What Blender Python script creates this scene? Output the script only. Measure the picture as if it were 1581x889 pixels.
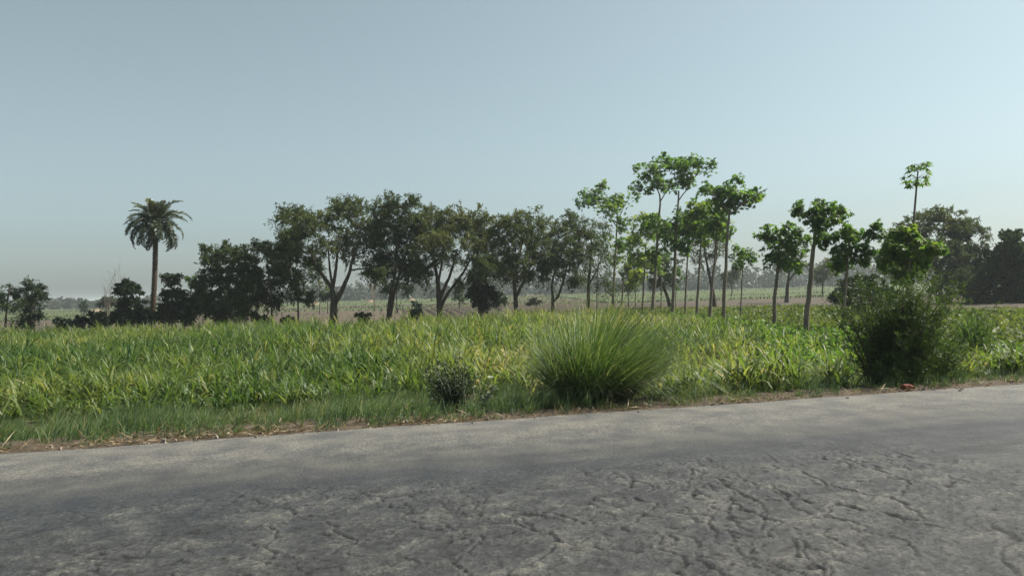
import bpy, math, random
import numpy as np
from mathutils import Matrix, Vector

rng = np.random.default_rng(7)
random.seed(7)
for o in list(bpy.data.objects):
    bpy.data.objects.remove(o)
scene = bpy.context.scene
col = scene.collection
R = math.radians

# ------------------------------------------------------------------ camera
W, H, F = 1581.0, 889.0, 1150.0          # photograph size and focal length in its pixels
CAMZ = 1.6
PITCH, ROLL = R(0.22), R(-1.75)
cam_d = bpy.data.cameras.new('camera')
cam = bpy.data.objects.new('camera', cam_d)
col.objects.link(cam)
cam_d.sensor_width = 36.0
cam_d.lens = F / W * 36.0
cam_d.clip_end = 20000
cam_d.clip_start = 0.05
CM = Matrix.Rotation(R(90) + PITCH, 4, 'X') @ Matrix.Rotation(ROLL, 4, 'Z')
cam.matrix_world = Matrix.Translation((0, 0, CAMZ)) @ CM
scene.camera = cam
CR = np.array(CM.to_3x3())

# ------------------------------------------------------------------ light
SUN_AZ, SUN_EL = R(74), R(50)            # azimuth measured from +Y (view) towards +X (right)
world = bpy.data.worlds.new('World')
scene.world = world
world.use_nodes = True
nt = world.node_tree
bg = nt.nodes['Background']
sky = nt.nodes.new('ShaderNodeTexSky')
sky.sky_type = 'NISHITA'
sky.sun_disc = False
sky.sun_elevation = SUN_EL
sky.sun_rotation = SUN_AZ
sky.altitude = 50
sky.air_density = 1.0
sky.dust_density = 2.0
sky.ozone_density = 1.0
hs = nt.nodes.new('ShaderNodeHueSaturation')
hs.inputs['Saturation'].default_value = 0.40
hs.inputs['Hue'].default_value = 0.48
wb = nt.nodes.new('ShaderNodeMix'); wb.data_type = 'RGBA'; wb.blend_type = 'MULTIPLY'; wb.inputs[0].default_value = 1
wb.inputs[7].default_value = (0.87, 1.0, 1.01, 1)      # white balance of the photograph
nt.links.new(sky.outputs[0], hs.inputs['Color'])
nt.links.new(hs.outputs[0], wb.inputs[6])
nt.links.new(wb.outputs[2], bg.inputs['Color'])
bg.inputs['Strength'].default_value = 0.062
sun_d = bpy.data.lights.new('sun', 'SUN')
sun_d.energy = 5.0
sun_d.angle = R(0.6)
sun_d.color = (1.0, 0.93, 0.82)
sun = bpy.data.objects.new('sun', sun_d)
col.objects.link(sun)
sd = Vector((math.sin(SUN_AZ) * math.cos(SUN_EL), math.cos(SUN_AZ) * math.cos(SUN_EL), math.sin(SUN_EL)))
sun.rotation_euler = sd.to_track_quat('Z', 'Y').to_euler()
sun.location = (30, 20, 40)
vs = scene.view_settings
vs.view_transform = 'Standard'
vs.look = 'None'
vs.gamma = 1
vs.exposure = 1.0
vs.use_curve_mapping = False

# ------------------------------------------------------------------ pixel helpers
def ray(px, py):
    d = CR @ np.array([(px - W / 2) / F, -(py - H / 2) / F, -1.0])
    return d
def at(px, py, depth):
    d = ray(px, py)
    return np.array([0, 0, CAMZ]) + d * (depth / d[1])
def on(px, py, z):
    d = ray(px, py)
    return np.array([0, 0, CAMZ]) + d * ((z - CAMZ) / d[2])
RD = np.array([0.9762, 0.2170])           # along the road
RN = np.array([-0.2170, 0.9762])          # away from the camera, across the road
N0 = 9.22                                 # far edge of the asphalt
def un(x, y):
    return x * RD[0] + y * RD[1], x * RN[0] + y * RN[1]
def xy(u, n):
    return u * RD[0] + n * RN[0], u * RD[1] + n * RN[1]

def h2(ix, iy, s=0):
    v = np.sin(ix * 127.1 + iy * 311.7 + s * 74.7) * 43758.5453
    return v - np.floor(v)
def vnoise(x, y, s=0):
    x = np.asarray(x, float); y = np.asarray(y, float)
    ix, iy = np.floor(x), np.floor(y)
    fx, fy = x - ix, y - iy
    fx = fx * fx * (3 - 2 * fx); fy = fy * fy * (3 - 2 * fy)
    a, b = h2(ix, iy, s), h2(ix + 1, iy, s)
    c, d = h2(ix, iy + 1, s), h2(ix + 1, iy + 1, s)
    return (a * (1 - fx) + b * fx) * (1 - fy) + (c * (1 - fx) + d * fx) * fy
def fbm(x, y, s=0, o=4):
    t, a = 0, 0.5
    for i in range(o):
        t = t + a * vnoise(x * 2 ** i, y * 2 ** i, s + i * 3)
        a *= 0.5
    return t
def sstep(a, b, x):
    t = np.clip((x - a) / (b - a), 0, 1)
    return t * t * (3 - 2 * t)
FZ = -0.6
def gz(x, y):
    u, n = un(np.asarray(x, float), np.asarray(y, float))
    z = -0.05 + (FZ + 0.05) * sstep(N0 + 0.3, N0 + 5.0, n)
    z = z + 0.09 * (fbm(u * 0.9, n * 0.9, 5) - 0.45) * sstep(N0 + 0.1, N0 + 1.2, n)
    z = np.where(n < -3.0, -0.05 + (FZ + 0.05) * sstep(-3.3, -8.0, n), z)
    return z
def gz1(x, y):
    return float(gz(np.array([x]), np.array([y]))[0])

# ------------------------------------------------------------------ mesh building
class MB:
    """collects quads"""
    def __init__(s):
        s.v, s.f, s.a, s.n = [], [], [], 0
    def add(s, V, Q, a=0.5):
        V = np.asarray(V, float).reshape(-1, 3)
        s.v.append(V); s.f.append(np.asarray(Q, int).reshape(-1, 4) + s.n)
        s.a.append(np.broadcast_to(np.asarray(a, float), (len(V),)) if np.ndim(a) <= 1 else np.ravel(a))
        s.n += len(V)
    def mesh(s, name, smooth=False, off=(0, 0, 0)):
        me = bpy.data.meshes.new(name)
        V = np.concatenate(s.v) - np.asarray(off)
        Q = np.concatenate(s.f)
        A = np.concatenate(s.a)
        me.vertices.add(len(V)); me.vertices.foreach_set('co', V.astype(np.float32).ravel())
        me.loops.add(Q.size); me.loops.foreach_set('vertex_index', Q.astype(np.int32).ravel())
        me.polygons.add(len(Q))
        me.polygons.foreach_set('loop_start', np.arange(0, Q.size, 4, dtype=np.int32))
        at_ = me.attributes.new('rnd', 'FLOAT', 'POINT')
        at_.data.foreach_set('value', A.astype(np.float32))
        me.polygons.foreach_set('use_smooth', np.full(len(Q), smooth))
        me.update(calc_edges=True)
        return me
    def build(s, name, mat, parent=None, smooth=False):
        off = parent.location if parent is not None else (0, 0, 0)
        me = s.mesh(name, smooth, off)
        me.materials.append(mat)
        o = bpy.data.objects.new(name, me)
        col.objects.link(o)
        o.parent = parent
        return o

def tag(o, label=None, cat=None, group=None, kind=None):
    if label: o['label'] = label
    if cat: o['category'] = cat
    if group: o['group'] = group
    if kind: o['kind'] = kind
    return o
def empty(name, loc):
    o = bpy.data.objects.new(name, None)
    o.empty_display_size = 0.2
    o.location = loc
    col.objects.link(o)
    return o

def nrm(v):
    return v / np.maximum(np.linalg.norm(v, axis=-1, keepdims=True), 1e-9)
def tube(mb, P, r, sides=6, a=0.5, cap=True):
    P = np.asarray(P, float); r = np.asarray(r, float)
    k = len(P)
    T = nrm(np.gradient(P, axis=0))
    ref = np.array([1.0, 0.13, 0.07])
    A = nrm(np.cross(T, ref)); B = np.cross(T, A)
    th = np.arange(sides) / sides * 2 * np.pi
    V = P[:, None] + r[:, None, None] * (np.cos(th)[None, :, None] * A[:, None] + np.sin(th)[None, :, None] * B[:, None])
    i = np.arange(k - 1)[:, None] * sides; j = np.arange(sides)[None]
    j2 = (j + 1) % sides
    Q = np.stack([i + j, i + j2, i + sides + j2, i + sides + j], -1).reshape(-1, 4)
    mb.add(V.reshape(-1, 3), Q, a)
def curve(p0, p1, k=5, bow=0.15, up=0.0):
    p0, p1 = np.asarray(p0, float), np.asarray(p1, float)
    L = np.linalg.norm(p1 - p0)
    t = np.linspace(0, 1, k)[:, None]
    o = rng.normal(size=3) * bow * L; o[2] += up * L
    return p0 + (p1 - p0) * t + o * (4 * t * (1 - t)) * 0.5
def leaves(mb, C, D, S, L, Wd, a, fold=0.0):
    """diamond leaves: base C, direction D, side S"""
    C = np.asarray(C); n = len(C)
    D = nrm(D); S = nrm(S - (S * D).sum(-1, keepdims=True) * D)
    L = np.broadcast_to(L, (n,))[:, None]; Wd = np.broadcast_to(Wd, (n,))[:, None]
    V = np.stack([C, C + 0.45 * L * D + 0.5 * Wd * S, C + L * D, C + 0.45 * L * D - 0.5 * Wd * S], 1)
    if fold:
        N = np.cross(D, S)
        V[:, 2] -= fold * L * N
    Q = np.arange(4 * n).reshape(n, 4)
    mb.add(V.reshape(-1, 3), Q, np.repeat(np.broadcast_to(a, (n,)), 4))
def blades(mb, B, az, L, phi0, bend, w, seg, a, tip=0.12, wind=(0, 0), power=1.4):
    """arching grass blades, vectorised"""
    n = len(B)
    t = np.linspace(0, 1, seg + 1)
    ph = phi0[:, None] + bend[:, None] * t[None] ** power
    ds = L[:, None] / seg
    hx = np.sin(ph) * ds; vz = np.cos(ph) * ds
    hx = np.concatenate([np.zeros((n, 1)), np.cumsum(hx[:, :-1], 1)], 1)
    vz = np.concatenate([np.zeros((n, 1)), np.cumsum(vz[:, :-1], 1)], 1)
    dx, dy = np.cos(az), np.sin(az)
    X = B[:, 0:1] + dx[:, None] * hx + wind[0] * (t[None] ** 2) * L[:, None]
    Y = B[:, 1:2] + dy[:, None] * hx + wind[1] * (t[None] ** 2) * L[:, None]
    Z = B[:, 2:3] + vz
    prof = np.interp(t, [0, 0.3, 0.7, 1], [0.6, 1.0, 0.7, tip])
    tw = rng.normal(0, 0.5, n)
    sx = -np.sin(az + tw); sy = np.cos(az + tw)
    hw = 0.5 * w[:, None] * prof[None]
    P1 = np.stack([X + sx[:, None] * hw, Y + sy[:, None] * hw, Z], -1)
    P2 = np.stack([X - sx[:, None] * hw, Y - sy[:, None] * hw, Z], -1)
    V = np.stack([P1, P2], 2).reshape(n, -1, 3)
    m = 2 * (seg + 1)
    k = np.arange(seg)
    q = np.stack([2 * k, 2 * k + 1, 2 * k + 3, 2 * k + 2], -1)
    Q = (q[None] + (np.arange(n) * m)[:, None, None]).reshape(-1, 4)
    mb.add(V.reshape(-1, 3), Q, np.repeat(a, m))

# ------------------------------------------------------------------ materials
def newmat(name):
    m = bpy.data.materials.new(name)
    m.use_nodes = True
    n = m.node_tree
    return m, n, n.nodes['Principled BSDF'], n.nodes['Material Output']
def ramp(n, stops, interp='LINEAR'):
    r = n.nodes.new('ShaderNodeValToRGB')
    e = r.color_ramp.elements
    while len(e) < len(stops): e.new(0.5)
    for i, (p, c) in enumerate(stops):
        e[i].position = p
        e[i].color = (c[0], c[1], c[2], 1)
    r.color_ramp.interpolation = interp
    return r
LEAFK = {'dry_blade': 0.62, 'shrub_leaf': 0.85, 'verge_blade': 0.95, 'acacia_leaf': 0.85, 'far_leaf': 0.7, 'broad_leaf': 1.05, 'cane_blade': 0.92, 'dry_tussock': 0.9}
def leafmat(name, stops, transl=0.35, rough=0.55, spec=0.3, tmul=(1.25, 1.25, 0.6)):
    m, n, p, out = newmat(name)
    a = n.nodes.new('ShaderNodeAttribute'); a.attribute_name = 'rnd'
    g = LEAFK.get(name, 0.80)
    r = ramp(n, [(q, (c[0] * g, c[1] * g, c[2] * g)) for q, c in stops])
    n.links.new(a.outputs['Fac'], r.inputs[0])
    n.links.new(r.outputs[0], p.inputs['Base Color'])
    p.inputs['Roughness'].default_value = rough
    p.inputs['Specular IOR Level'].default_value = spec
    tr = n.nodes.new('ShaderNodeBsdfTranslucent')
    mul = n.nodes.new('ShaderNodeMix'); mul.data_type = 'RGBA'; mul.blend_type = 'MULTIPLY'
    mul.inputs[0].default_value = 1
    mul.inputs[7].default_value = (*tmul, 1)
    n.links.new(r.outputs[0], mul.inputs[6])
    n.links.new(mul.outputs[2], tr.inputs['Color'])
    mx = n.nodes.new('ShaderNodeMixShader'); mx.inputs[0].default_value = transl
    n.links.new(p.outputs[0], mx.inputs[1]); n.links.new(tr.outputs[0], mx.inputs[2])
    n.links.new(mx.outputs[0], out.inputs['Surface'])
    return m
def noisemat(name, stops, scale=4.0, detail=6, rough=0.9, bump=0.3, bscale=30, dist=0.02, stretch=(1, 1, 1)):
    m, n, p, out = newmat(name)
    tc = n.nodes.new('ShaderNodeTexCoord')
    mp = n.nodes.new('ShaderNodeMapping'); mp.inputs['Scale'].default_value = stretch
    n.links.new(tc.outputs['Object'], mp.inputs[0])
    nz = n.nodes.new('ShaderNodeTexNoise'); nz.inputs['Scale'].default_value = scale; nz.inputs['Detail'].default_value = detail
    n.links.new(mp.outputs[0], nz.inputs['Vector'])
    r = ramp(n, stops)
    n.links.new(nz.outputs['Fac'], r.inputs[0]); n.links.new(r.outputs[0], p.inputs['Base Color'])
    p.inputs['Roughness'].default_value = rough
    p.inputs['Specular IOR Level'].default_value = 0.2
    nb = n.nodes.new('ShaderNodeTexNoise'); nb.inputs['Scale'].default_value = bscale; nb.inputs['Detail'].default_value = 5
    n.links.new(mp.outputs[0], nb.inputs['Vector'])
    b = n.nodes.new('ShaderNodeBump'); b.inputs['Strength'].default_value = bump; b.inputs['Distance'].default_value = dist
    n.links.new(nb.outputs['Fac'], b.inputs['Height']); n.links.new(b.outputs[0], p.inputs['Normal'])
    return m

M = {}
M['bark'] = noisemat('dark_bark', [(0.3, (0.035, 0.028, 0.022)), (0.7, (0.085, 0.07, 0.055))], 6, 6, 0.9, 0.8, 25, 0.03, (1, 1, 0.25))
M['pale_bark'] = noisemat('pale_bark', [(0.3, (0.10, 0.085, 0.065)), (0.7, (0.20, 0.17, 0.13))], 5, 6, 0.85, 0.5, 25, 0.02, (1, 1, 0.4))
M['palm_bark'] = noisemat('palm_bark', [(0.3, (0.04, 0.03, 0.022)), (0.7, (0.11, 0.082, 0.058))], 9, 6, 0.95, 0.9, 14, 0.05)
M['twig'] = noisemat('bare_twig', [(0.3, (0.10, 0.08, 0.07)), (0.7, (0.16, 0.13, 0.115))], 5, 4, 0.9, 0.2)
M['pale_stem'] = noisemat('pale_stem', [(0.3, (0.22, 0.20, 0.16)), (0.7, (0.36, 0.33, 0.27))], 9, 4, 0.9, 0.2)
M['acacia'] = leafmat('acacia_leaf', [(0.0, (0.018, 0.038, 0.022)), (0.4, (0.050, 0.078, 0.030)), (0.75, (0.100, 0.125, 0.048)), (1.0, (0.145, 0.148, 0.066))], 0.4)
M['shrub'] = leafmat('shrub_leaf', [(0.0, (0.014, 0.028, 0.018)), (0.5, (0.030, 0.056, 0.026)), (1.0, (0.066, 0.100, 0.036))], 0.28)
M['simul'] = leafmat('broad_leaf', [(0.0, (0.030, 0.075, 0.018)), (0.5, (0.080, 0.160, 0.030)), (1.0, (0.19, 0.25, 0.045))], 0.55, 0.45, 0.35)
M['palm'] = leafmat('palm_leaflet', [(0.0, (0.03, 0.05, 0.028)), (0.5, (0.06, 0.085, 0.04)), (1.0, (0.13, 0.14, 0.06))], 0.2, 0.4, 0.5)
M['cane'] = leafmat('cane_blade', [(0.0, (0.040, 0.092, 0.024)), (0.35, (0.096, 0.152, 0.040)), (0.65, (0.168, 0.214, 0.062)), (0.88, (0.250, 0.265, 0.105)), (1.0, (0.36, 0.31, 0.16))], 0.5, 0.5, 0.35)
M['verge'] = leafmat('verge_blade', [(0.0, (0.045, 0.085, 0.038)), (0.5, (0.090, 0.145, 0.062)), (0.85, (0.15, 0.19, 0.085)), (1.0, (0.30, 0.25, 0.14))], 0.4, 0.55, 0.3)
M['bean'] = leafmat('bean_leaf', [(0.0, (0.04, 0.085, 0.02)), (0.5, (0.105, 0.150, 0.030)), (1.0, (0.19, 0.205, 0.05))], 0.45)
M['clump'] = leafmat('tussock_blade', [(0.0, (0.034, 0.085, 0.019)), (0.6, (0.094, 0.160, 0.048)), (1.0, (0.30, 0.33, 0.19))], 0.4, 0.45, 0.4)
M['dry'] = leafmat('dry_blade', [(0.0, (0.10, 0.065, 0.035)), (0.5, (0.24, 0.17, 0.09)), (1.0, (0.42, 0.34, 0.21))], 0.2)
M['dry_tussock'] = leafmat('dry_tussock', [(0.0, (0.16, 0.12, 0.07)), (0.5, (0.28, 0.25, 0.16)), (1.0, (0.42, 0.39, 0.28))], 0.2)
M['grey'] = leafmat('grey_leaf', [(0.0, (0.06, 0.09, 0.045)), (0.5, (0.13, 0.17, 0.09)), (1.0, (0.34, 0.38, 0.28))], 0.25, 0.6)
M['feather'] = leafmat('feathery_leaf', [(0.0, (0.020, 0.045, 0.014)), (0.5, (0.060, 0.105, 0.028)), (1.0, (0.13, 0.19, 0.048))], 0.4)
M['woods'] = leafmat('far_leaf', [(0.0, (0.025, 0.042, 0.022)), (1.0, (0.065, 0.085, 0.040))], 0.2)
M['soil'] = noisemat('ploughed_soil', [(0.3, (0.040, 0.033, 0.024)), (0.7, (0.078, 0.064, 0.046))], 0.8, 8, 0.95, 0.6, 5, 0.06)
M['brick'] = noisemat('red_brick', [(0.3, (0.10, 0.035, 0.025)), (0.7, (0.19, 0.075, 0.05))], 18, 5, 0.9, 0.6, 60, 0.005)
M['hay'] = noisemat('straw', [(0.3, (0.16, 0.13, 0.09)), (0.7, (0.27, 0.22, 0.15))], 3, 6, 0.95, 0.6, 20, 0.05)
M['stone'] = noisemat('pale_stone', [(0.3, (0.14, 0.12, 0.10)), (0.7, (0.26, 0.23, 0.19))], 20, 4, 0.9, 0.5, 60, 0.005)

# ground: soil and green stripes by distance
def groundmat():
    m, n, p, out = newmat('field_ground')
    tc = n.nodes.new('ShaderNodeTexCoord')
    n1 = n.nodes.new('ShaderNodeTexNoise'); n1.inputs['Scale'].default_value = 0.05; n1.inputs['Detail'].default_value = 9; n1.inputs['Roughness'].default_value = 0.65
    n2 = n.nodes.new('ShaderNodeTexNoise'); n2.inputs['Scale'].default_value = 2.5; n2.inputs['Detail'].default_value = 8
    for q in (n1, n2): n.links.new(tc.outputs['Object'], q.inputs['Vector'])
    r1 = ramp(n, [(0.3, (0.042, 0.058, 0.022)), (0.48, (0.062, 0.075, 0.030)), (0.6, (0.080, 0.070, 0.038)), (0.72, (0.10, 0.077, 0.052))])
    n.links.new(n1.outputs['Fac'], r1.inputs[0])
    r2 = ramp(n, [(0.3, (0.55, 0.55, 0.5)), (0.7, (1.25, 1.2, 1.1))])
    n.links.new(n2.outputs['Fac'], r2.inputs[0])
    mx = n.nodes.new('ShaderNodeMix'); mx.data_type = 'RGBA'; mx.blend_type = 'MULTIPLY'; mx.inputs[0].default_value = 1
    n.links.new(r1.outputs[0], mx.inputs[6]); n.links.new(r2.outputs[0], mx.inputs[7])
    n.links.new(mx.outputs[2], p.inputs['Base Color'])
    p.inputs['Roughness'].default_value = 0.95; p.inputs['Specular IOR Level'].default_value = 0.1
    b = n.nodes.new('ShaderNodeBump'); b.inputs['Strength'].default_value = 0.6; b.inputs['Distance'].default_value = 0.06
    n.links.new(n2.outputs['Fac'], b.inputs['Height']); n.links.new(b.outputs[0], p.inputs['Normal'])
    return m
M['ground'] = groundmat()
M['verge_soil'] = noisemat('verge_soil', [(0.3, (0.036, 0.029, 0.021)), (0.7, (0.085, 0.066, 0.046))], 3, 8, 0.95, 0.6, 25, 0.03)
M['green_field'] = noisemat('green_field', [(0.3, (0.036, 0.056, 0.020)), (0.7, (0.075, 0.090, 0.034))], 0.12, 9, 0.95, 0.6, 3, 0.08)

# ------------------------------------------------------------------ asphalt
def roadmat():
    m, n, p, out = newmat('worn_asphalt')
    tc = n.nodes.new('ShaderNodeTexCoord')
    mp = n.nodes.new('ShaderNodeMapping')
    mp.inputs['Rotation'].default_value = (0, 0, -math.atan2(RD[1], RD[0]))
    n.links.new(tc.outputs['Object'], mp.inputs[0])
    sp = n.nodes.new('ShaderNodeSeparateXYZ'); n.links.new(mp.outputs[0], sp.inputs[0])
    # streaks stretched along the road push the lane bands about
    ms = n.nodes.new('ShaderNodeMapping'); ms.inputs['Scale'].default_value = (0.12, 1.2, 1)
    n.links.new(mp.outputs[0], ms.inputs[0])
    st = n.nodes.new('ShaderNodeTexNoise'); st.inputs['Scale'].default_value = 1.6; st.inputs['Detail'].default_value = 7; st.inputs['Roughness'].default_value = 0.6
    n.links.new(ms.outputs[0], st.inputs['Vector'])
    ad = n.nodes.new('ShaderNodeMath'); ad.operation = 'MULTIPLY_ADD'; ad.inputs[1].default_value = 1.6
    n.links.new(st.outputs['Fac'], ad.inputs[0]); n.links.new(sp.outputs['Y'], ad.inputs[2])
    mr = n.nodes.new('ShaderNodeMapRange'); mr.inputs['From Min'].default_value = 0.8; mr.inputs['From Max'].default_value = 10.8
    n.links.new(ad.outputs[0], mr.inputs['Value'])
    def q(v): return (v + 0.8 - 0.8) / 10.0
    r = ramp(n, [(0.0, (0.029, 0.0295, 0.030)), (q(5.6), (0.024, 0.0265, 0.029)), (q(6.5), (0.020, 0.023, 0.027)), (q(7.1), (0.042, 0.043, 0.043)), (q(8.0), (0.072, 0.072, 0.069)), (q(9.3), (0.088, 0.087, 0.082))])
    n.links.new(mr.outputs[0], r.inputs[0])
    # aggregate
    ag = n.nodes.new('ShaderNodeTexNoise'); ag.inputs['Scale'].default_value = 48; ag.inputs['Detail'].default_value = 6; ag.inputs['Roughness'].default_value = 0.7
    n.links.new(mp.outputs[0], ag.inputs['Vector'])
    ra = ramp(n, [(0.36, (0.50, 0.51, 0.53)), (0.5, (1.0, 1.0, 1.0)), (0.64, (1.9, 1.85, 1.75))])
    n.links.new(ag.outputs['Fac'], ra.inputs[0])
    pa = n.nodes.new('ShaderNodeTexNoise'); pa.inputs['Scale'].default_value = 2.2; pa.inputs['Detail'].default_value = 8; pa.inputs['Roughness'].default_value = 0.65
    n.links.new(mp.outputs[0], pa.inputs['Vector'])
    rp = ramp(n, [(0.36, (0.66, 0.68, 0.72)), (0.64, (1.36, 1.32, 1.22))])
    n.links.new(pa.outputs['Fac'], rp.inputs[0])
    def mul(a, b, f=1):
        mx = n.nodes.new('ShaderNodeMix'); mx.data_type = 'RGBA'; mx.blend_type = 'MULTIPLY'; mx.inputs[0].default_value = f
        n.links.new(a, mx.inputs[6]); n.links.new(b, mx.inputs[7]); return mx.outputs[2]
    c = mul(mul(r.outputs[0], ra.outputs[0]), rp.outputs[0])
    # cracks hold dark dirt, raised rims and lumps are paler, hollows darker: follows the modelled relief
    at_ = n.nodes.new('ShaderNodeAttribute'); at_.attribute_name = 'rnd'
    rc = ramp(n, [(0.0, (0.10, 0.09, 0.08)), (0.32, (0.75, 0.75, 0.75)), (0.5, (1, 1, 1)), (0.72, (1.5, 1.45, 1.35)), (1.0, (2.6, 2.4, 2.05))])
    n.links.new(at_.outputs['Fac'], rc.inputs[0])
    c = mul(c, rc.outputs[0])
    n.links.new(c, p.inputs['Base Color'])
    p.inputs['Roughness'].default_value = 0.75
    p.inputs['Specular IOR Level'].default_value = 0.35
    b = n.nodes.new('ShaderNodeBump'); b.inputs['Strength'].default_value = 0.9; b.inputs['Distance'].default_value = 0.010
    n.links.new(ag.outputs['Fac'], b.inputs['Height']); n.links.new(b.outputs[0], p.inputs['Normal'])
    return m
M['road'] = roadmat()

def cracks(u, n):
    """distance to the nearest edge of a warped cell pattern"""
    wu = u + 0.35 * (fbm(u * 1.3, n * 1.3, 11) - 0.5) + 0.10 * (vnoise(u * 9, n * 9, 12) - 0.5)
    wn = n + 0.35 * (fbm(u * 1.3, n * 1.3, 17) - 0.5) + 0.10 * (vnoise(u * 9, n * 9, 18) - 0.5)
    def vor(cx, cy, s):
        X, Y = wu / cx, wn / cy
        ix, iy = np.floor(X), np.floor(Y)
        best1 = np.full(X.shape, 9.0); best2 = best1.copy()
        for dx in (-1, 0, 1):
            for dy in (-1, 0, 1):
                jx, jy = ix + dx, iy + dy
                d = np.hypot(jx + h2(jx, jy, s) - X, jy + h2(jx, jy, s + 1) - Y)
                best2 = np.minimum(np.maximum(d, best1), best2)
                best1 = np.minimum(best1, d)
        return (best2 - best1)
    return vor(0.50, 0.36, 31) * 0.22, vor(0.21, 0.15, 41) * 0.09

def axis(parts):
    out = []
    for a, b, s in parts:
        out.append(np.arange(a, b, s))
    out.append([parts[-1][1]])
    return np.concatenate(out)
def grid(mb, U, Nn, zf):
    uu, nn = np.meshgrid(U, Nn, indexing='ij')
    z, a, nn2 = zf(uu, nn)
    x, y = xy(uu, nn2)
    a_, b_ = len(U), len(Nn)
    i = np.arange(a_ - 1)[:, None] * b_; j = np.arange(b_ - 1)[None]
    Q = np.stack([i + j, i + b_ + j, i + b_ + j + 1, i + j + 1], -1).reshape(-1, 4)
    mb.add(np.stack([x, y, z], -1).reshape(-1, 3), Q, a.ravel())

def road_z(u, n):
    crown = -0.012 * np.abs(n - 3.0) + 0.07
    e1, e2 = cracks(u, n)
    zone = 1 - sstep(5.7, 6.7, n + 0.9 * (fbm(u * 0.7, n * 0.7, 23) - 0.5))
    open1 = sstep(0.37, 0.52, fbm(u * 0.9 + 7, n * 0.9, 29))
    open2 = sstep(0.44, 0.58, fbm(u * 1.4 + 3, n * 1.4, 37)) * 0.8
    c1 = np.exp(-(e1 / 0.0065) ** 2) * open1
    c2 = np.exp(-(e2 / 0.006) ** 2) * open2
    cr = np.clip(np.maximum(c1, c2), 0, 1) * zone
    rim = (np.exp(-((e1 - 0.03) / 0.02) ** 2) * open1 + 0.6 * np.exp(-((e2 - 0.022) / 0.014) ** 2) * open2) * zone
    lump = fbm(u * 5.5, n * 7.5, 3) - 0.47
    fine = fbm(u * 24, n * 30, 8, 3) - 0.43
    peb = sstep(0.62, 0.8, fbm(u * 11 + 4, n * 14, 51, 3)) * zone
    z = crown - 0.022 * cr + 0.004 * rim + (0.006 + 0.014 * zone) * lump * 0.8 + (0.0015 + 0.020 * zone) * fine + 0.012 * peb
    a = 0.5 - 0.5 * cr + 0.16 * rim * (1 - cr) + 1.0 * zone * np.clip(lump, -.2, .25) + 0.7 * zone * np.clip(fine, -.2, .25) + 0.35 * peb * (1 - cr)
    # ragged edge
    edge = N0 + 0.07 * (fbm(u * 1.1, u * 0 + 3.3, 61) - 0.5) * 2 + 0.05 * (vnoise(u * 6, u * 0 + 1, 62) - 0.5)
    n2 = np.where(n > 8.6, 8.6 + (n - 8.6) * (edge - 8.6) / (N0 - 8.6), n)
    z = np.where(n >= N0 - 1e-6, -0.10, z)
    return z, np.clip(a, 0, 1), n2
U = axis([(-400, -60, 20), (-60, -16, 2), (-16, -4.4, 0.4), (-4.4, 5.2, 0.0146), (5.2, 16, 0.4), (16, 60, 2), (60, 400, 20)])
Nn = np.concatenate([np.arange(-3.0, 3.0, 0.5), 3.0 * (6.5 / 3.0) ** np.linspace(0, 1, 205), np.arange(6.56, 9.14, 0.08), [9.14, N0]])
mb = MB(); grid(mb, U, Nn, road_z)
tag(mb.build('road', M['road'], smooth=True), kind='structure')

# ------------------------------------------------------------------ ground
def lin(a, b, k): return list(np.linspace(a, b, k))
U = np.array([-4000, -1500, -600, -300, -150, -90] + lin(-60, 60, 81) + [90, 150, 300, 600, 1500, 4000])
Nn = np.array([-4000, -1000, -300, -80, -30, -12] + lin(-9, -3, 9) + lin(0, 9.2, 4) + lin(9.4, 16, 24) + lin(18, 60, 12) + [80, 120, 200, 320, 500, 900, 1800, 4000])
mb = MB()
grid(mb, U, Nn, lambda u, n: (gz(*xy(u, n)), u * 0 + 0.5, n))
tag(mb.build('ground', M['ground'], smooth=True), kind='structure')
U = np.array(lin(-40, 40, 161)); Nn = np.array(lin(8.95, 15.5, 40))
mb = MB()
grid(mb, U, Nn, lambda u, n: (np.where(n < 9.05, -0.09, gz(*xy(u, n)) + 0.012 + 0.03 * fbm(u * 5, n * 5, 71) * sstep(9.2, 9.6, n) + 0.022 * (1 - sstep(9.2, 9.5, n))), u * 0 + 0.5, n))
tag(mb.build('verge', M['verge_soil'], smooth=True), kind='structure')

# ploughed strip: ridges running nearly away from the camera
mb = MB()
def sheet(mb, xs, ys, zf, x_of=None):
    X, Y = np.meshgrid(xs, ys, indexing='ij')
    XX = X if x_of is None else x_of(X, Y)
    Z = zf(X, XX, Y)
    a_, b_ = len(xs), len(ys)
    i = np.arange(a_ - 1)[:, None] * b_; j = np.arange(b_ - 1)[None]
    Q = np.stack([i + j, i + b_ + j, i + b_ + j + 1, i + j + 1], -1).reshape(-1, 4)
    mb.add(np.stack([XX, Y, Z], -1).reshape(-1, 3), Q, 0.5)
xs = np.arange(-95, 75, 0.23); ys = np.linspace(0, 1, 44)
def ploughed(X, T):
    near = np.where(X > 14, 51 - 0.25 * np.clip(X - 14, 0, 30), 56) ; far = 99 - 0.03 * X
    return near + (far - near) * T
mb = MB()
X, T = np.meshgrid(xs, ys, indexing='ij')
Y = ploughed(X, T)
XX = X - 0.14 * (Y - 75) + 0.25 * np.sin(Y * 0.11 + X * 0.05)
ridge = np.sin(X * 2 * np.pi / 0.92) * 0.24 * sstep(-46, -20, X) * (1 - sstep(6, 22, X))
Z = gz(XX, Y) + 0.17 + ridge + 0.10 * (fbm(XX * 1.7, Y * 1.1, 81) - 0.5)
Z = np.where((T <= 0) | (T >= 1), FZ - 0.1, Z)
a_, b_ = X.shape
i = np.arange(a_ - 1)[:, None] * b_; j = np.arange(b_ - 1)[None]
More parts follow.
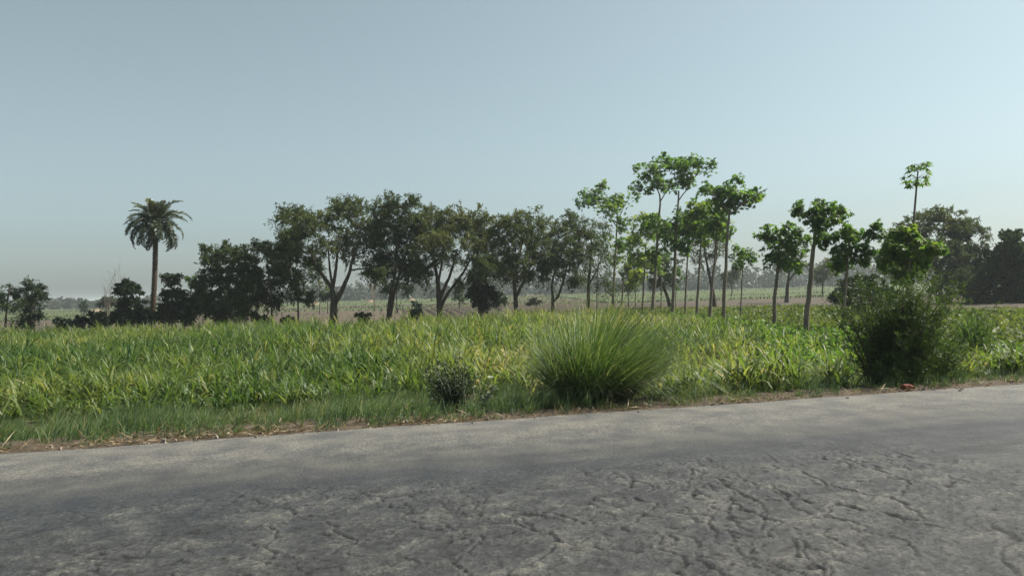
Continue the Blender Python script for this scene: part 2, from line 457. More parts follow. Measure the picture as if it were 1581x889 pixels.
Q = np.stack([i + j, i + b_ + j, i + b_ + j + 1, i + j + 1], -1).reshape(-1, 4)
mb.add(np.stack([XX, Y, Z], -1).reshape(-1, 3), Q, 0.5)
tag(mb.build('ploughed_field', M['soil'], smooth=True), kind='structure')
# a second bare strip farther off, and green fields either side of it
def strip(name, mat, x0, x1, y0, y1, slope=0.0, h=0.08):
    mb = MB()
    xs = np.linspace(x0, x1, 60); ys = np.linspace(0, 1, 14)
    X, T = np.meshgrid(xs, ys, indexing='ij')
    Y = y0 + (y1 - y0) * T + slope * X + 1.5 * (fbm(X * 0.05, X * 0 + y0, 91) - 0.5)
    Z = FZ + h + 0.1 * (fbm(X * 0.3, Y * 0.3, 92) - 0.5)
    Z = np.where((T <= 0) | (T >= 1), FZ - 0.1, Z)
    a_, b_ = X.shape
    i = np.arange(a_ - 1)[:, None] * b_; j = np.arange(b_ - 1)[None]
    Q = np.stack([i + j, i + b_ + j, i + b_ + j + 1, i + j + 1], -1).reshape(-1, 4)
    mb.add(np.stack([X, Y, Z], -1).reshape(-1, 3), Q, 0.5)
    return tag(mb.build(name, mat, smooth=True), kind='structure')
strip('bare_field', M['soil'], -60, 30, 134, 152, 0.04, 0.12)
strip('green_field', M['green_field'], 14, 200, 101, 300, 0.0, 0.15)
strip('green_field', M['green_field'], -220, -8, 155, 300, 0.0, 0.15)
strip('green_field', M['green_field'], -120, -14, 102, 130, 0.02, 0.12)

# ------------------------------------------------------------------ tall grass crop (young cane)
def row_x(y): return 11.6 - 0.092 * (y - 22)
def far_y(x, y): return np.interp(x / y, [-0.8, -0.69, -0.25, -0.08, 0.05, 0.2, 0.8], [46, 46, 43, 46, 52, 52, 52])
def wedge(num, y0, y1, m=3.0, k=0.78):
    # uniform by area inside the (widened) view wedge
    y = np.sqrt(rng.uniform(y0 ** 2, y1 ** 2, num))
    x = rng.uniform(-1, 1, num) * (k * y + m)
    return x, y
def cane_points(num):
    x, y = wedge(num, 9, 55)
    u, n = un(x, y)
    nearedge = np.where(u < 3.0 + 0.25 * (n - 10), 15.2 + 0.8 * (fbm(u * 0.5, u * 0, 101) - 0.5), N0 + 0.55 + 0.5 * vnoise(u * 1.2, u * 0, 103))
    nearedge = np.where((u > 3.0) & (u < 5.4), np.maximum(nearedge, 12.2 - 1.0 * np.clip(u - 3.6, 0, 2)), nearedge)
    ok = (n > nearedge) & (x < row_x(y) - 0.4) & (y < far_y(x, y) + 0.8 * (vnoise(x, y * 0, 104) - 0.5))
    # the bush at the road side and the shaded weeds below the trees keep the crop thin
    ok &= ~((np.hypot(x - 5.95, (y - 11.7)) < 0.95))
    sh = sstep(3.2, 1.0, row_x(y) - x) * (y > 16) * (y < 34)
    ok &= rng.random(num) > 0.75 * sh
    ok &= ~((x / y > 0.33) & (x / y < 0.60) & (y > 14.5) & (y < 30) & (rng.random(num) < 0.8))
    dens = np.interp(y, [9, 14, 22, 46], [0.5, 0.5, 0.42, 0.32])
    ok &= rng.random(num) < dens
    return x[ok], y[ok]
def make_cane():
    x, y = cane_points(52000)
    k = len(x)
    hgt = 0.72 + 0.30 * fbm(x * 0.35, y * 0.35, 111) + rng.normal(0, 0.17, k)
    hgt = np.clip(hgt, 0.35, 1.3)
    _, nn0 = un(x, y)
    hgt *= np.interp(nn0, [10, 15, 18, 26, 36], [0.8, 0.62, 0.75, 0.9, 0.95])
    hgt *= 0.62 + 0.8 * fbm(x * 0.7, y * 0.4, 117)
    hgt *= np.interp(row_x(y) - x, [0, 4], [0.65, 1.0])
    u, n = un(x, y)
    hgt *= np.where((u > 3) & (n < 14), 0.82, 1.0)
    tone = 0.38 + 0.9 * (fbm(x * 0.22, y * 0.16, 113) - 0.5) + rng.normal(0, 0.13, k) + 0.16 * sstep(-0.45, -0.1, x / y) - 0.08 * sstep(16.5, 14.5, y) * (x < 0)  # last term paints the shaded front of the crop into the near left plants
    z = gz(x, y)
    mbn = MB()
    near = y < 21
    for sel, nb, seg, wf in ((near, 13, 5, 1.22), (~near, 9, 3, 1.5)):
        xs, ys, zs, hs_, ts = x[sel], y[sel], z[sel], hgt[sel], tone[sel]
        c = len(xs)
        B = np.stack([np.repeat(xs, nb), np.repeat(ys, nb), np.repeat(zs, nb)], -1)
        m = c * nb
        B[:, :2] += rng.normal(0, 0.045, (m, 2))
        hh = np.repeat(hs_, nb)
        stem = rng.random(m) * 0.38 * hh          # the leaves leave the stem at different heights
        B[:, 2] += stem - 0.02
        L = (hh - 0.45 * stem) * rng.uniform(0.75, 1.2, m)
        az = rng.uniform(0, 2 * np.pi, m)
        ph = np.abs(rng.normal(0.32, 0.25, m))
        bend = rng.gamma(3.2, 0.62, m)
        w = rng.uniform(0.024, 0.044, m) * wf
        a = np.clip(np.repeat(ts, nb) + rng.normal(0, 0.11, m) + (rng.random(m) < 0.035) * 0.5, 0, 1)
        blades(mbn, B, az, L, ph, bend, w, seg, a, wind=(0.05, 0))
    return mbn
tag(make_cane().build('cane_crop', M['cane']), 'dense yellow-green leafy cane crop filling the field', 'crop', kind='stuff')

# ------------------------------------------------------------------ low bean crop right of the tree row
def make_bean():
    x, y = wedge(22000, 18, 62, 4, 0.8)
    far = np.interp(x / y, [0, 0.2, 0.38, 0.55, 0.8], [60, 62, 60, 46, 38])
    ok = (x > row_x(y) + 0.2) & (y < far)
    ok |= (x > row_x(y) - 3.0) & (y > 34) & (y < far) & (rng.random(len(x)) < 0.35)
    x, y = x[ok], y[ok]
    k = len(x); nl = 9
    z = gz(x, y)
    C = np.stack([np.repeat(x, nl), np.repeat(y, nl), np.repeat(z, nl)], -1)
    m = k * nl
    hh = np.repeat(0.22 + 0.16 * fbm(x * 0.5, y * 0.5, 121) + rng.random(k) * 0.1, nl)
    C[:, :2] += rng.normal(0, 0.14, (m, 2)); C[:, 2] += hh * rng.uniform(0.4, 1.15, m)
    D = rng.normal(size=(m, 3)); D[:, 2] = D[:, 2] * 0.5 + 0.2
    S = rng.normal(size=(m, 3)); S[:, 2] *= 0.5
    a = np.clip(np.repeat(0.5 + 0.7 * (fbm(x * 0.3, y * 0.3, 123) - 0.5), nl) + rng.normal(0, 0.15, m), 0, 1)
    mb = MB(); leaves(mb, C, D, S, rng.uniform(0.14, 0.24, m), rng.uniform(0.07, 0.13, m), a)
    return mb
tag(make_bean().build('bean_crop', M['bean']), 'low yellow-green leafy crop beyond the slender tree row', 'crop', kind='stuff')

# ------------------------------------------------------------------ weeds in the shade of the tree row
def make_weeds():
    x, y = wedge(24000, 14, 50, 2, 0.8)
    d = row_x(y) - x
    ok = ((d > -1.2) & (d < 2.4) & (y > 16) & (rng.random(len(x)) < 0.8)) | ((x / y > 0.33) & (x / y < 0.60) & (y > 14) & (y < 26) & (d > 0))
    x, y = x[ok], y[ok]
    k = len(x); nl = 10; m = k * nl
    z = gz(x, y)
    hh = np.repeat(0.15 + 0.45 * fbm(x * 0.6, y * 0.6, 131) + rng.random(k) * 0.12, nl)
    C = np.stack([np.repeat(x, nl), np.repeat(y, nl), np.repeat(z, nl)], -1)
    C[:, :2] += rng.normal(0, 0.15, (m, 2)); C[:, 2] += hh * rng.uniform(0.15, 1.1, m)
    D = rng.normal(size=(m, 3)); D[:, 2] = np.abs(D[:, 2]) * 0.7
    S = rng.normal(size=(m, 3)); S[:, 2] *= 0.4
    a = np.clip(0.5 + 0.6 * (np.repeat(fbm(x * 0.7, y * 0.7, 133), nl) - 0.5) + rng.normal(0, 0.15, m), 0, 1)
    mb = MB(); leaves(mb, C, D, S, rng.uniform(0.10, 0.22, m), rng.uniform(0.04, 0.10, m), a)
    return mb
tag(make_weeds().build('weeds', M['simul']), 'dark broad-leaved weeds under the slender trees', 'weeds', kind='stuff')

# ------------------------------------------------------------------ soft grass on the verge
def make_verge():
    num = 6800; per = 24
    u = rng.uniform(-17, 17, num); n = rng.uniform(N0 + 0.08, 17, num)
    x, y = xy(u, n)
    size = fbm(u * 0.75, n * 1.1, 141)
    bare = N0 + 0.10 + 1.3 * np.clip(fbm(u * 0.8, u * 0 + 2, 143) - 0.40, 0, 1) + 0.12 * (u < -1.5) - 0.9 * np.clip(fbm(u * 0.8, u * 0 + 2, 143) - 0.40, 0, 1) * (u > 1.0) - 0.06 * (u > 1.0)
    ok = (n > bare) & (n < np.where(u < 4, 16.8, 12.5)) & (np.abs(x) < 0.75 * y + 2)
    ok &= rng.random(num) < np.clip(0.2 + 1.3 * size, 0, 1)
    ok &= (u < 3.2) | (rng.random(num) < 0.85)
    tp = on(922, 622, -0.08)
    ok &= np.hypot((x - tp[0]) / 0.85, (y - tp[1] - 0.1) / 0.6) > 1
    gp = on(712, 632, -0.05)
    ok &= (np.hypot((x - gp[0]) / 0.6, (y - gp[1] - 0.1) / 0.4) > 1) | (rng.random(num) < 0.25)
    u, n, x, y, size = u[ok], n[ok], x[ok], y[ok], size[ok]
    k = len(x)
    big = np.exp(-(((u - 0.2) / 1.2) ** 2 + ((n - 10.9) / 0.9) ** 2)) + 0.8 * np.exp(-(((u + 3.4) / 1.3) ** 2 + ((n - 11.0) / 1.0) ** 2)) + 0.6 * np.exp(-(((u + 6.6) / 1.2) ** 2 + ((n - 11.4) / 1.0) ** 2))
    TL = (0.10 + 0.42 * np.clip(size - 0.2, 0, 1) + 0.18 * big) * rng.uniform(0.6, 1.4, k) * (0.45 + 0.55 * sstep(N0, N0 + 0.9, n))
    tone = np.clip(0.5 + 0.9 * (fbm(u * 0.7, n * 0.9, 147) - 0.5) + rng.normal(0, 0.14, k), 0, 0.9)
    m = k * per
    B = np.stack([np.repeat(x, per), np.repeat(y, per), np.repeat(gz(x, y) + 0.015, per)], -1)
    B[:, :2] += rng.normal(0, 0.05, (m, 2))
    L = np.repeat(TL, per) * rng.uniform(0.6, 1.25, m)
    a = np.clip(np.repeat(tone, per) + rng.normal(0, 0.10, m) + (rng.random(m) < 0.05) * 0.5, 0, 1)
    mb = MB()
    blades(mb, B, rng.uniform(0, 2 * np.pi, m), L, np.abs(rng.normal(0.35, 0.3, m)), rng.gamma(2, 0.55, m), rng.uniform(0.006, 0.013, m), 2, a, wind=(0.30, 0.0))
    return mb
tag(make_verge().build('verge_grass', M['verge']), 'soft green grass along the road verge', 'grass', kind='stuff')

# ------------------------------------------------------------------ dry litter at the edge of the asphalt
def make_litter():
    num = 9000
    u = rng.uniform(-14, 16, num)
    u = u[rng.random(num) < np.clip(2.2 * (fbm(u * 0.9, u * 0 + 9, 155) - 0.28), 0.06, 1) * np.where(u > 1.5, 0.45, 1.0)]; num = len(u)
    n = N0 - 0.05 + np.abs(rng.normal(0, 0.22, num)) * (0.5 + 1.3 * fbm(u * 0.6, u * 0, 151)) * np.where(u < 1, 1.3, 0.7)
    x, y = xy(u, n)
    z = np.maximum(gz(x, y) + 0.03, -0.02) + rng.uniform(0, 0.03, num) + 0.012
    C = np.stack([x, y, z], -1)
    D = rng.normal(size=(num, 3)); D[:, 2] *= 0.35
    S = rng.normal(size=(num, 3)); S[:, 2] *= 0.5
    straw = rng.random(num) < 0.55
    L = np.where(straw, rng.uniform(0.10, 0.32, num), rng.uniform(0.03, 0.09, num))
    Wd = np.where(straw, rng.uniform(0.006, 0.014, num), rng.uniform(0.014, 0.035, num))
    mb = MB(); leaves(mb, C, D, S, L, Wd, np.clip(rng.normal(0.45, 0.25, num), 0, 1), fold=0.12)
    return mb
tag(make_litter().build('dry_litter', M['dry']), 'brown dry leaves and straw along the asphalt edge', 'litter', kind='stuff')
def make_pebbles():
    mb = MB()
    for i in range(200):
        u = rng.uniform(-11, 13); n = N0 + rng.normal(0.05, 0.16)
        x, y = xy(u, n); r = rng.gamma(2, 0.0035) + 0.005
        V = np.array([[sx, sy, sz] for sz in (-1, 1) for sx, sy in ((-1, -1), (1, -1), (1, 1), (-1, 1))], float)
        V = V * r * rng.uniform(0.5, 1.1, (8, 3))
        V[4:, :2] *= 0.6
        V += (x, y, max(gz1(x, y) + 0.02, -0.01) + r * 0.6)
        mb.add(V, [[0, 1, 2, 3], [4, 5, 6, 7], [0, 1, 5, 4], [1, 2, 6, 5], [2, 3, 7, 6], [3, 0, 4, 7]])
    return mb
tag(make_pebbles().build('gravel', M['stone']), 'small pale stones scattered along the asphalt edge', 'gravel', kind='stuff')

# ------------------------------------------------------------------ far grass on bunds and beyond the ploughed strip
def make_fargrass():
    mb = MB()
    num = 20000
    x, y = wedge(num, 97, 300, 5, 0.75)
    band = rng.random(num)
    y = np.where(band < 0.22, 99.5 - 0.03 * x + rng.normal(0, 0.5, num), y)
    y = np.where((band > 0.22) & (band < 0.34), 132 + 0.04 * x + rng.normal(0, 0.6, num), y)
    ok = ~((x > -60) & (x < 30) & (y > 135) & (y < 151))
    ok &= (fbm(x * 0.05, y * 0.08, 161) > 0.38) | (band < 0.34)
    x, y = x[ok], y[ok]; k = len(x)
    z = np.full(k, FZ + 0.03)
    sc = y / 100
    B = np.stack([x, y, z], -1)
    a = np.clip(0.12 + 0.7 * (fbm(x * 0.08, y * 0.08, 163) - 0.4) + rng.normal(0, 0.12, k), 0, 1)
    L = rng.uniform(0.2, 0.5, k) * np.where(y < 102, 1.3, 0.9)
    blades(mb, B, rng.uniform(0, 6.28, k), L, np.abs(rng.normal(0.2, 0.2, k)), rng.gamma(2, 0.4, k), rng.uniform(0.06, 0.13, k) * sc, 2, a)
    return mb
tag(make_fargrass().build('far_grass', M['woods']), 'rough green grass on bunds beyond the ploughed field', 'grass', kind='stuff')

# ------------------------------------------------------------------ distant wood
def make_woods():
    mb = MB()
    for k in range(420):
        px = -250 + 2080 * (k + rng.random()) / 420; d = rng.uniform(320, 440)
        x = (px - 790) / F * d
        h = 0.88 * np.interp(px, [0, 200, 420, 600, 900, 1150, 1400, 1581], [6.0, 6.0, 9.0, 9.5, 10.0, 11.5, 12.5, 12.5]) * rng.choice([0.55, 0.7, 0.8, 0.9, 1.05]) * rng.uniform(0.9, 1.08)
        w = h * rng.uniform(0.6, 1.1)
        nl = 160
        th = rng.uniform(0, 2 * np.pi, nl); t = rng.random(nl) ** 1.25
        rad = w * 0.5 * np.sin(np.pi * np.clip(t * 0.8 + 0.2, 0, 1)) ** 0.6 * rng.uniform(0.55, 1.12, nl) * (0.8 + 0.4 * vnoise(th * 1.5, t * 4, k))
        C = np.stack([x + rad * np.cos(th), d + rad * np.sin(th), FZ + 0.1 + t * h], -1)
        leaves(mb, C, rng.normal(size=(nl, 3)), rng.normal(size=(nl, 3)), rng.uniform(0.9, 2.2, nl), rng.uniform(0.7, 1.5, nl), np.clip(rng.random() + rng.normal(0, 0.2, nl), 0, 1))
        tube(mb, [(x, d, FZ - 0.1), (x, d, FZ + h * 0.6)], [0.25, 0.12], 5, 0.0)
    return mb
tag(make_woods().build('distant_wood', M['woods']), 'hazy line of distant trees along the horizon', 'woodland', kind='stuff')

# ------------------------------------------------------------------ trees
def tree(name, label, cat, depth, trunks, lobes, leaf='acacia', nsub=60, twigs=8, per=24, ls=0.152, mat='acacia',
         bark='bark', tone=0.4, group=None, spread=0.8, tw=1.0, up=0.35, droop=0.5, seed=None, parts=('trunk', 'branches', 'crown'), lw=0.40):
    bp = at(trunks[0][0][0], trunks[0][0][1], depth)
    base = np.array([bp[0], depth, gz1(bp[0], depth)])
    root = tag(empty(name, base), label, cat, group)
    skel, srad = [], []
    tm = MB()
    for ti, tr in enumerate(trunks):
        P = [at(a, b, depth) for a, b, r in tr]; rr = [r for a, b, r in tr]
        if ti == 0:
            P[0] = base + (0, 0, -0.05)
            if len(P) > 1:
                P[0][0] = P[1][0] + (P[0][0] - P[1][0])
        off = 0 if ti == 0 else rng.normal(0, 0.10 * len(tr))
        for q in range(1, len(P)):
            P[q] = P[q] + np.array([0, off * q / len(P) * (1 if ti else 0), 0])
        P = np.array(P); rr = np.array(rr)
        t = np.linspace(0, len(P) - 1, (len(P) - 1) * 4 + 1)
        PP = np.stack([np.interp(t, range(len(P)), P[:, c]) for c in range(3)], -1)
        if len(PP) > 6:
            PP[1:-1] = 0.25 * PP[:-2] + 0.5 * PP[1:-1] + 0.25 * PP[2:]
            PP[2:-1] += rng.normal(0, 0.012, PP[2:-1].shape)
        RR = np.interp(t, range(len(P)), rr)
        if ti == 0: RR[0] *= 1.35; RR[1] *= 1.1
        tube(tm, PP, RR, 8)
        s0 = 0 if len(trunks) > 1 and ti > 0 else len(PP) // 3
        skel += list(PP[s0:]); srad += list(RR[s0:])
    tm.build(parts[0], M[bark], root, smooth=True)
    # crown
    lw_ = [(at(a, b, depth), rx * depth / F, ry * depth / F) for a, b, rx, ry in lobes]
    cw = max(p[0] + r for p, r, _ in lw_) - min(p[0] - r for p, r, _ in lw_)
    cc = np.mean([p for p, _, _ in lw_], axis=0)
    area = np.array([rx * ry for _, rx, ry in lw_]); area = area / area.sum()
    subs, tones = [], []
    bm = MB()
    for (p, rx, ry), ar in zip(lw_, area):
        dy = np.clip(rng.normal(0, 0.16 * cw), -0.3 * cw, 0.3 * cw) if len(lobes) > 2 else 0
        lt = rng.normal(0, 0.09)
        for s in range(max(3, int(round(nsub * ar)))):
            d = rng.normal(size=3); d /= np.linalg.norm(d)
            r = rng.random() ** 0.42
            q = p + (0, dy, 0) + d * r * np.array([rx, max(rx, ry) * spread, ry])
            q[2] = max(q[2], base[2] + 0.12)
            subs.append(q); tones.append(lt + rng.normal(0, 0.07))
    order = np.argsort([np.linalg.norm(s - skel[-1]) for s in subs])
    for i in order:
        q = subs[i]
        S = np.array(skel)
        dd = np.linalg.norm(S - q, axis=1) * (1 + 0.9 * (S[:, 2] > q[2] + 0.05))
        j = int(np.argmin(dd))
        P = curve(S[j], q, 4, 0.13, 0.0)
        L = np.linalg.norm(S[j] - q)
        r0 = min(srad[j] * 0.75, 0.012 + 0.022 * L); r1 = max(0.006, r0 * 0.35)
        tube(bm, P, np.linspace(r0, r1, 4), 4)
        skel += list(P[1:]); srad += list(np.linspace(r0, r1, 4)[1:])
    bm.build(parts[1], M[bark], root, smooth=True)['kind'] = 'stuff'
    subs = np.array(subs); tones = np.array(tones)
    cm = MB()
    k = len(subs)
    if leaf == 'palmate':
        m = k * twigs
        out = nrm(subs - (cc - (0, 0, 0.3))); 
        D = nrm(np.repeat(out, twigs, 0) * 0.35 + rng.normal(size=(m, 3)) * 0.75 + (0, 0, 0.28))
        pet = rng.uniform(0.5, 1.5, m)[:, None] * tw * 0.34
        C = np.repeat(subs, twigs, 0) + D * pet
        N = nrm(np.array([0, 0, 1.0]) + rng.normal(size=(m, 3)) * 0.7 + D * 0.3)
        A = nrm(np.cross(N, np.cross(D, N))); Bv = np.cross(N, A)
        ang = np.linspace(-2.0, 2.0, per)
        la = (np.cos(ang)[None, :, None] * A[:, None] + np.sin(ang)[None, :, None] * Bv[:, None]) - N[:, None] * (droop * rng.uniform(0.3, 1.3, (m, 1, 1)))
        sd_ = np.cross(np.broadcast_to(N[:, None], la.shape), la)
        a = np.clip(tone + np.repeat(tones, twigs) + rng.normal(0, 0.13, m), 0, 1)
        sz = rng.uniform(0.75, 1.25, m) * ls
        leaves(cm, np.repeat(C, per, 0), la.reshape(-1, 3), sd_.reshape(-1, 3), np.repeat(sz, per), np.repeat(sz, per) * lw, np.repeat(a, per), fold=0.12)
    else:
        m = k * twigs
        out = nrm(subs - cc + (0, 0, 0.2))
        D = nrm(np.repeat(out, twigs, 0) * 0.55 + rng.normal(size=(m, 3)) * 0.8 + (0, 0, up))
        L = rng.uniform(0.35, 1.0, m) * tw
        t = rng.uniform(0.05, 1.0, (m, per))
        P = np.repeat(subs, twigs, 0)[:, None] + D[:, None] * (t * L[:, None])[..., None]
        P[..., 2] -= droop * (t ** 2) * L[:, None] * 0.7
        P = P + rng.normal(0, 0.035 * max(tw, 0.3), P.shape)
        tang = D[:, None] - np.array([0, 0, 1.0]) * (droop * t)[..., None]
        LD = nrm(tang * 0.7 + rng.normal(size=P.shape) * 0.75)
        C = P.reshape(-1, 3); C[:, 2] = np.maximum(C[:, 2], base[2] + 0.05)
        nn = len(C)
        a = np.clip(tone + np.repeat(tones, twigs * per) + np.repeat(rng.normal(0, 0.08, m), per) + rng.normal(0, 0.10, nn), 0, 1)
        leaves(cm, C, LD.reshape(-1, 3), rng.normal(size=(nn, 3)), rng.uniform(0.6, 1.3, nn) * ls, rng.uniform(0.6, 1.3, nn) * ls * lw, a)
        # fine twigs carrying the leaves
        tt = np.linspace(0, 1, 4)
        TP = np.repeat(subs, twigs, 0)[:, None] + D[:, None] * (tt[None] * L[:, None])[..., None]
        TP[..., 2] -= droop * tt[None] ** 2 * L[:, None] * 0.7
    cm.build(parts[2], M[mat], root)
    return root

def acacia(label, depth, trunks, lobes, **k):
    lobes = [(a, b, c * 1.1, d * 1.12) for a, b, c, d in lobes]; k['tone'] = k.get('tone', 0.4) + 0.09; k.setdefault('twigs', 8)
    k['nsub'] = int(k.get('nsub', 95) * 1.4); k.setdefault('group', 'acacias along the far edge of the crop')
    return tree('acacia_tree', label, 'tree', depth, trunks, lobes, **k)
def bush(label, depth, base, lobes, name='bush', **k):
    px, py = base
    tr = [[(px, py, 0.05), (lobes[0][0], (py + lobes[0][1]) / 2, 0.035), (lobes[0][0], lobes[0][1], 0.02)]]
    for l in lobes[1:]:
        tr.append([(px + (l[0] - px) * 0.1, py - 2, 0.035), ((px + l[0]) / 2, (py + l[1]) / 2, 0.025), (l[0], l[1], 0.012)])
    k.setdefault('mat', 'shrub'); k.setdefault('nsub', 45); k.setdefault('tw', 0.45); k.setdefault('ls', 0.15); k.setdefault('per', 15); k.setdefault('lw', 0.65)
    k.setdefault('parts', ('stem', 'branches', 'foliage'))
    return tree(name, label, 'bush', depth, tr, lobes, **k)
def slender(label, depth, trunks, lobes, **k):
    k.setdefault('leaf', 'palmate'); k.setdefault('mat', 'simul'); k.setdefault('bark', 'pale_bark')
    k['nsub'] = int(k.get('nsub', 42) * 1.35); f_ = 1.08 if depth > 36 else 0.95; lobes = [(a, b, c * f_, d * f_ * 1.06) for a, b, c, d in lobes]; trunks = [[(a, b, c * 0.85) for a, b, c in t] for t in trunks]; k.setdefault('twigs', 8); k.setdefault('per', 6); k['ls'] = 0.11 + 0.0017 * depth; k.setdefault('tw', 0.012 * depth + 0.15); k.setdefault('tone', 0.5)
    k.setdefault('droop', 0.55)
    k.setdefault('group', 'slender trees in a row')
    return tree('slender_tree', label, 'tree', depth, trunks, lobes, **k)

# --- acacias behind the crop, from the palm towards the slender trees
acacia('low dense acacia leafy almost to the ground beside the palm thicket', 46.5, [[(350, 503, .14), (345, 475, .10), (338, 440, .06)], [(347, 480, .08), (362, 450, .06), (372, 420, .04)]],
       [(345, 398, 42, 20), (325, 425, 26, 22), (375, 415, 28, 30), (352, 448, 46, 28), (335, 480, 32, 18), (376, 480, 26, 18), (318, 458, 18, 18)], nsub=170, tone=0.25, tw=0.7)
acacia('thin upright dark acacia sapling left of the bent twin sapling', 47, [[(420, 500, .07), (419, 455, .055), (412, 400, .03)]],
       [(408, 392, 20, 20), (416, 425, 24, 22), (403, 455, 16, 18), (422, 460, 12, 14)], nsub=46, tone=0.22, tw=0.65)
acacia('small acacia with thin bare lower stem left of the forked acacia', 46, [[(461, 500, .06), (460, 462, .05), (452, 425, .035), (446, 395, .025)]],
       [(444, 398, 20, 28), (455, 430, 20, 16), (462, 456, 20, 12), (440, 375, 14, 14)], nsub=48, tone=0.25, tw=0.6)
acacia('large forked acacia with three bare limbs and a broad olive crown', 46.5,
       [[(514, 497, .27), (516, 470, .22), (513, 446, .13), (500, 427, .11), (487, 408, .08), (475, 380, .05)],
        [(513, 446, .12), (517, 425, .10), (519, 402, .08), (522, 370, .05)],
        [(513, 440, .08), (508, 415, .07), (505, 385, .04)],
        [(517, 468, .17), (530, 444, .13), (541, 417, .10), (547, 391, .07), (560, 360, .04)]],
       [(520, 330, 40, 22), (455, 345, 32, 24), (482, 362, 40, 30), (556, 350, 32, 32), (448, 388, 24, 22), (520, 378, 42, 24), (572, 392, 22, 24), (590, 418, 18, 9), (541, 322, 22, 16), (475, 405, 22, 20), (440, 415, 18, 14), (560, 420, 18, 12)], nsub=170, tone=0.50)
acacia('tall acacia rising on two close thin trunks', 47.5,
       [[(597, 490, .13), (602, 460, .11), (609, 428, .09), (613, 397, .06), (610, 360, .04)], [(602, 490, .11), (606, 460, .10), (613, 430, .08), (622, 400, .06), (632, 370, .04)]],
       [(615, 325, 36, 20), (598, 352, 24, 24), (640, 348, 26, 26), (615, 382, 38, 24), (632, 412, 30, 15), (592, 418, 20, 15)], nsub=125, tone=0.40)
acacia('spreading acacia with a fan of four straight limbs and olive crown', 48,
       [[(680, 490, .24), (678, 460, .17), (675, 428, .11), (668, 395, .07), (660, 365, .04)],
        [(679, 462, .13), (688, 440, .10), (697, 420, .08), (706, 385, .05)],
        [(681, 472, .13), (692, 452, .10), (711, 428, .08), (730, 395, .05)],
        [(676, 440, .08), (682, 410, .07), (684, 370, .04)]],
       [(680, 345, 36, 24), (720, 345, 34, 24), (660, 380, 24, 26), (700, 382, 42, 24), (741, 372, 22, 32), (738, 412, 22, 16), (655, 420, 22, 16), (762, 412, 16, 14), (725, 430, 16, 10)], nsub=165, tone=0.52)
acacia('dark acacia with brownish top and crooked double trunk', 50,
       [[(797, 482, .18), (796, 455, .14), (793, 432, .11), (800, 408, .08), (806, 375, .05)], [(797, 458, .11), (806, 440, .09), (818, 415, .06), (826, 390, .04)]],
       [(806, 348, 40, 18), (780, 370, 26, 20), (826, 375, 28, 20), (796, 400, 40, 16), (769, 410, 18, 13), (828, 412, 22, 18), (795, 422, 26, 10)], nsub=125, tone=0.46)
acacia('dark acacia with a low V of two thin trunks', 52,
       [[(853, 478, .13), (853, 455, .10), (852, 436, .08), (862, 400, .05)], [(854, 466, .10), (863, 456, .09), (871, 430, .07), (880, 395, .04)]],
       [(880, 350, 28, 17), (864, 378, 22, 22), (896, 376, 22, 22), (872, 405, 30, 20), (848, 420, 15, 16), (890, 428, 14, 12)], nsub=90, tone=0.34)
acacia('thin acacia with sparse grey-green crown behind the first slender trees', 54,
       [[(907, 478, .15), (909, 430, .11), (914, 388, .07), (912, 360, .04)], [(909, 440, .07), (922, 415, .05), (932, 385, .03)]],
       [(920, 362, 24, 18), (926, 398, 28, 24), (905, 418, 16, 14), (936, 436, 18, 22), (900, 385, 14, 20)], nsub=62, tone=0.40, per=10)

# --- thicket round the palm, and the left edge
bush('dark dense bush hugging the palm trunk on its leaning side', 46, (222, 505), [(210, 447, 20, 13), (201, 476, 20, 18), (220, 489, 18, 14), (190, 488, 12, 14)], tone=0.35, nsub=95, group='dark bushes round the palm')
bush('dark tangled bush with wispy tops between the palm and low acacia', 45.5, (258, 505), [(254, 482, 24, 20), (268, 452, 18, 18), (280, 478, 20, 22), (254, 430, 8, 9), (273, 432, 7, 8)], tone=0.3, nsub=95, group='dark bushes round the palm')
bush('round low black-green bush alone before the bare soil', 45, (146, 508), [(146, 492, 22, 10), (164, 494, 10, 11), (122, 499, 12, 7)], tone=0.12, nsub=42, group='dark bushes round the palm')
tree('small_tree', 'small broad-leaved tree with bright leaves on a pale stem', 'tree', 47, [[(292, 503, .05), (293, 470, .04), (295, 440, .025)]], [(297, 437, 20, 8), (302, 460, 15, 13), (285, 450, 10, 9)],
     leaf='palmate', mat='simul', bark='pale_bark', nsub=22, twigs=8, per=6, ls=0.2, tw=0.5, tone=0.42)
tree('young_tree', 'bushy young tree with wispy shoots next to a slimmer one', 'tree', 44, [[(6, 512, .08), (10, 480, .06), (14, 445, .03)]],
     [(14, 452, 18, 14), (-8, 456, 18, 20), (30, 440, 9, 8), (22, 472, 17, 12), (-30, 460, 24, 26), (8, 498, 12, 9)], mat='shrub', nsub=70, tone=0.45, tw=0.6, up=0.5, ls=0.12, group='young trees at the field corner')
tree('young_tree', 'slim pointed young tree beside a bushier one', 'tree', 45, [[(52, 510, .06), (53, 480, .045), (53, 446, .02)]],
     [(53, 450, 11, 12), (47, 468, 13, 11), (68, 456, 8, 8), (55, 482, 18, 9), (54, 498, 8, 9)], mat='shrub', nsub=46, tone=0.42, tw=0.5, up=0.5, ls=0.12, group='young trees at the field corner')
for px, py, rx, ry, lab in ((95, 497, 10, 5, 'tiny dark weed between the slim young tree and round bush'), (402, 492, 11, 5, 'dark low weed at foot of the thin upright sapling'),
                            (443, 494, 9, 5, 'dark low weed between the two thin saplings'), (560, 487, 10, 5, 'dark low weed right of the large forked acacia'), (640, 484, 10, 4, 'dark low weed right of the twin-trunk acacia')):
    bush(lab, 47.5, (px, py + 12), [(px, py, rx, ry), (px + 4, py + 5, rx * .7, ry)], name='weed', nsub=14, tone=0.2, tw=0.3)

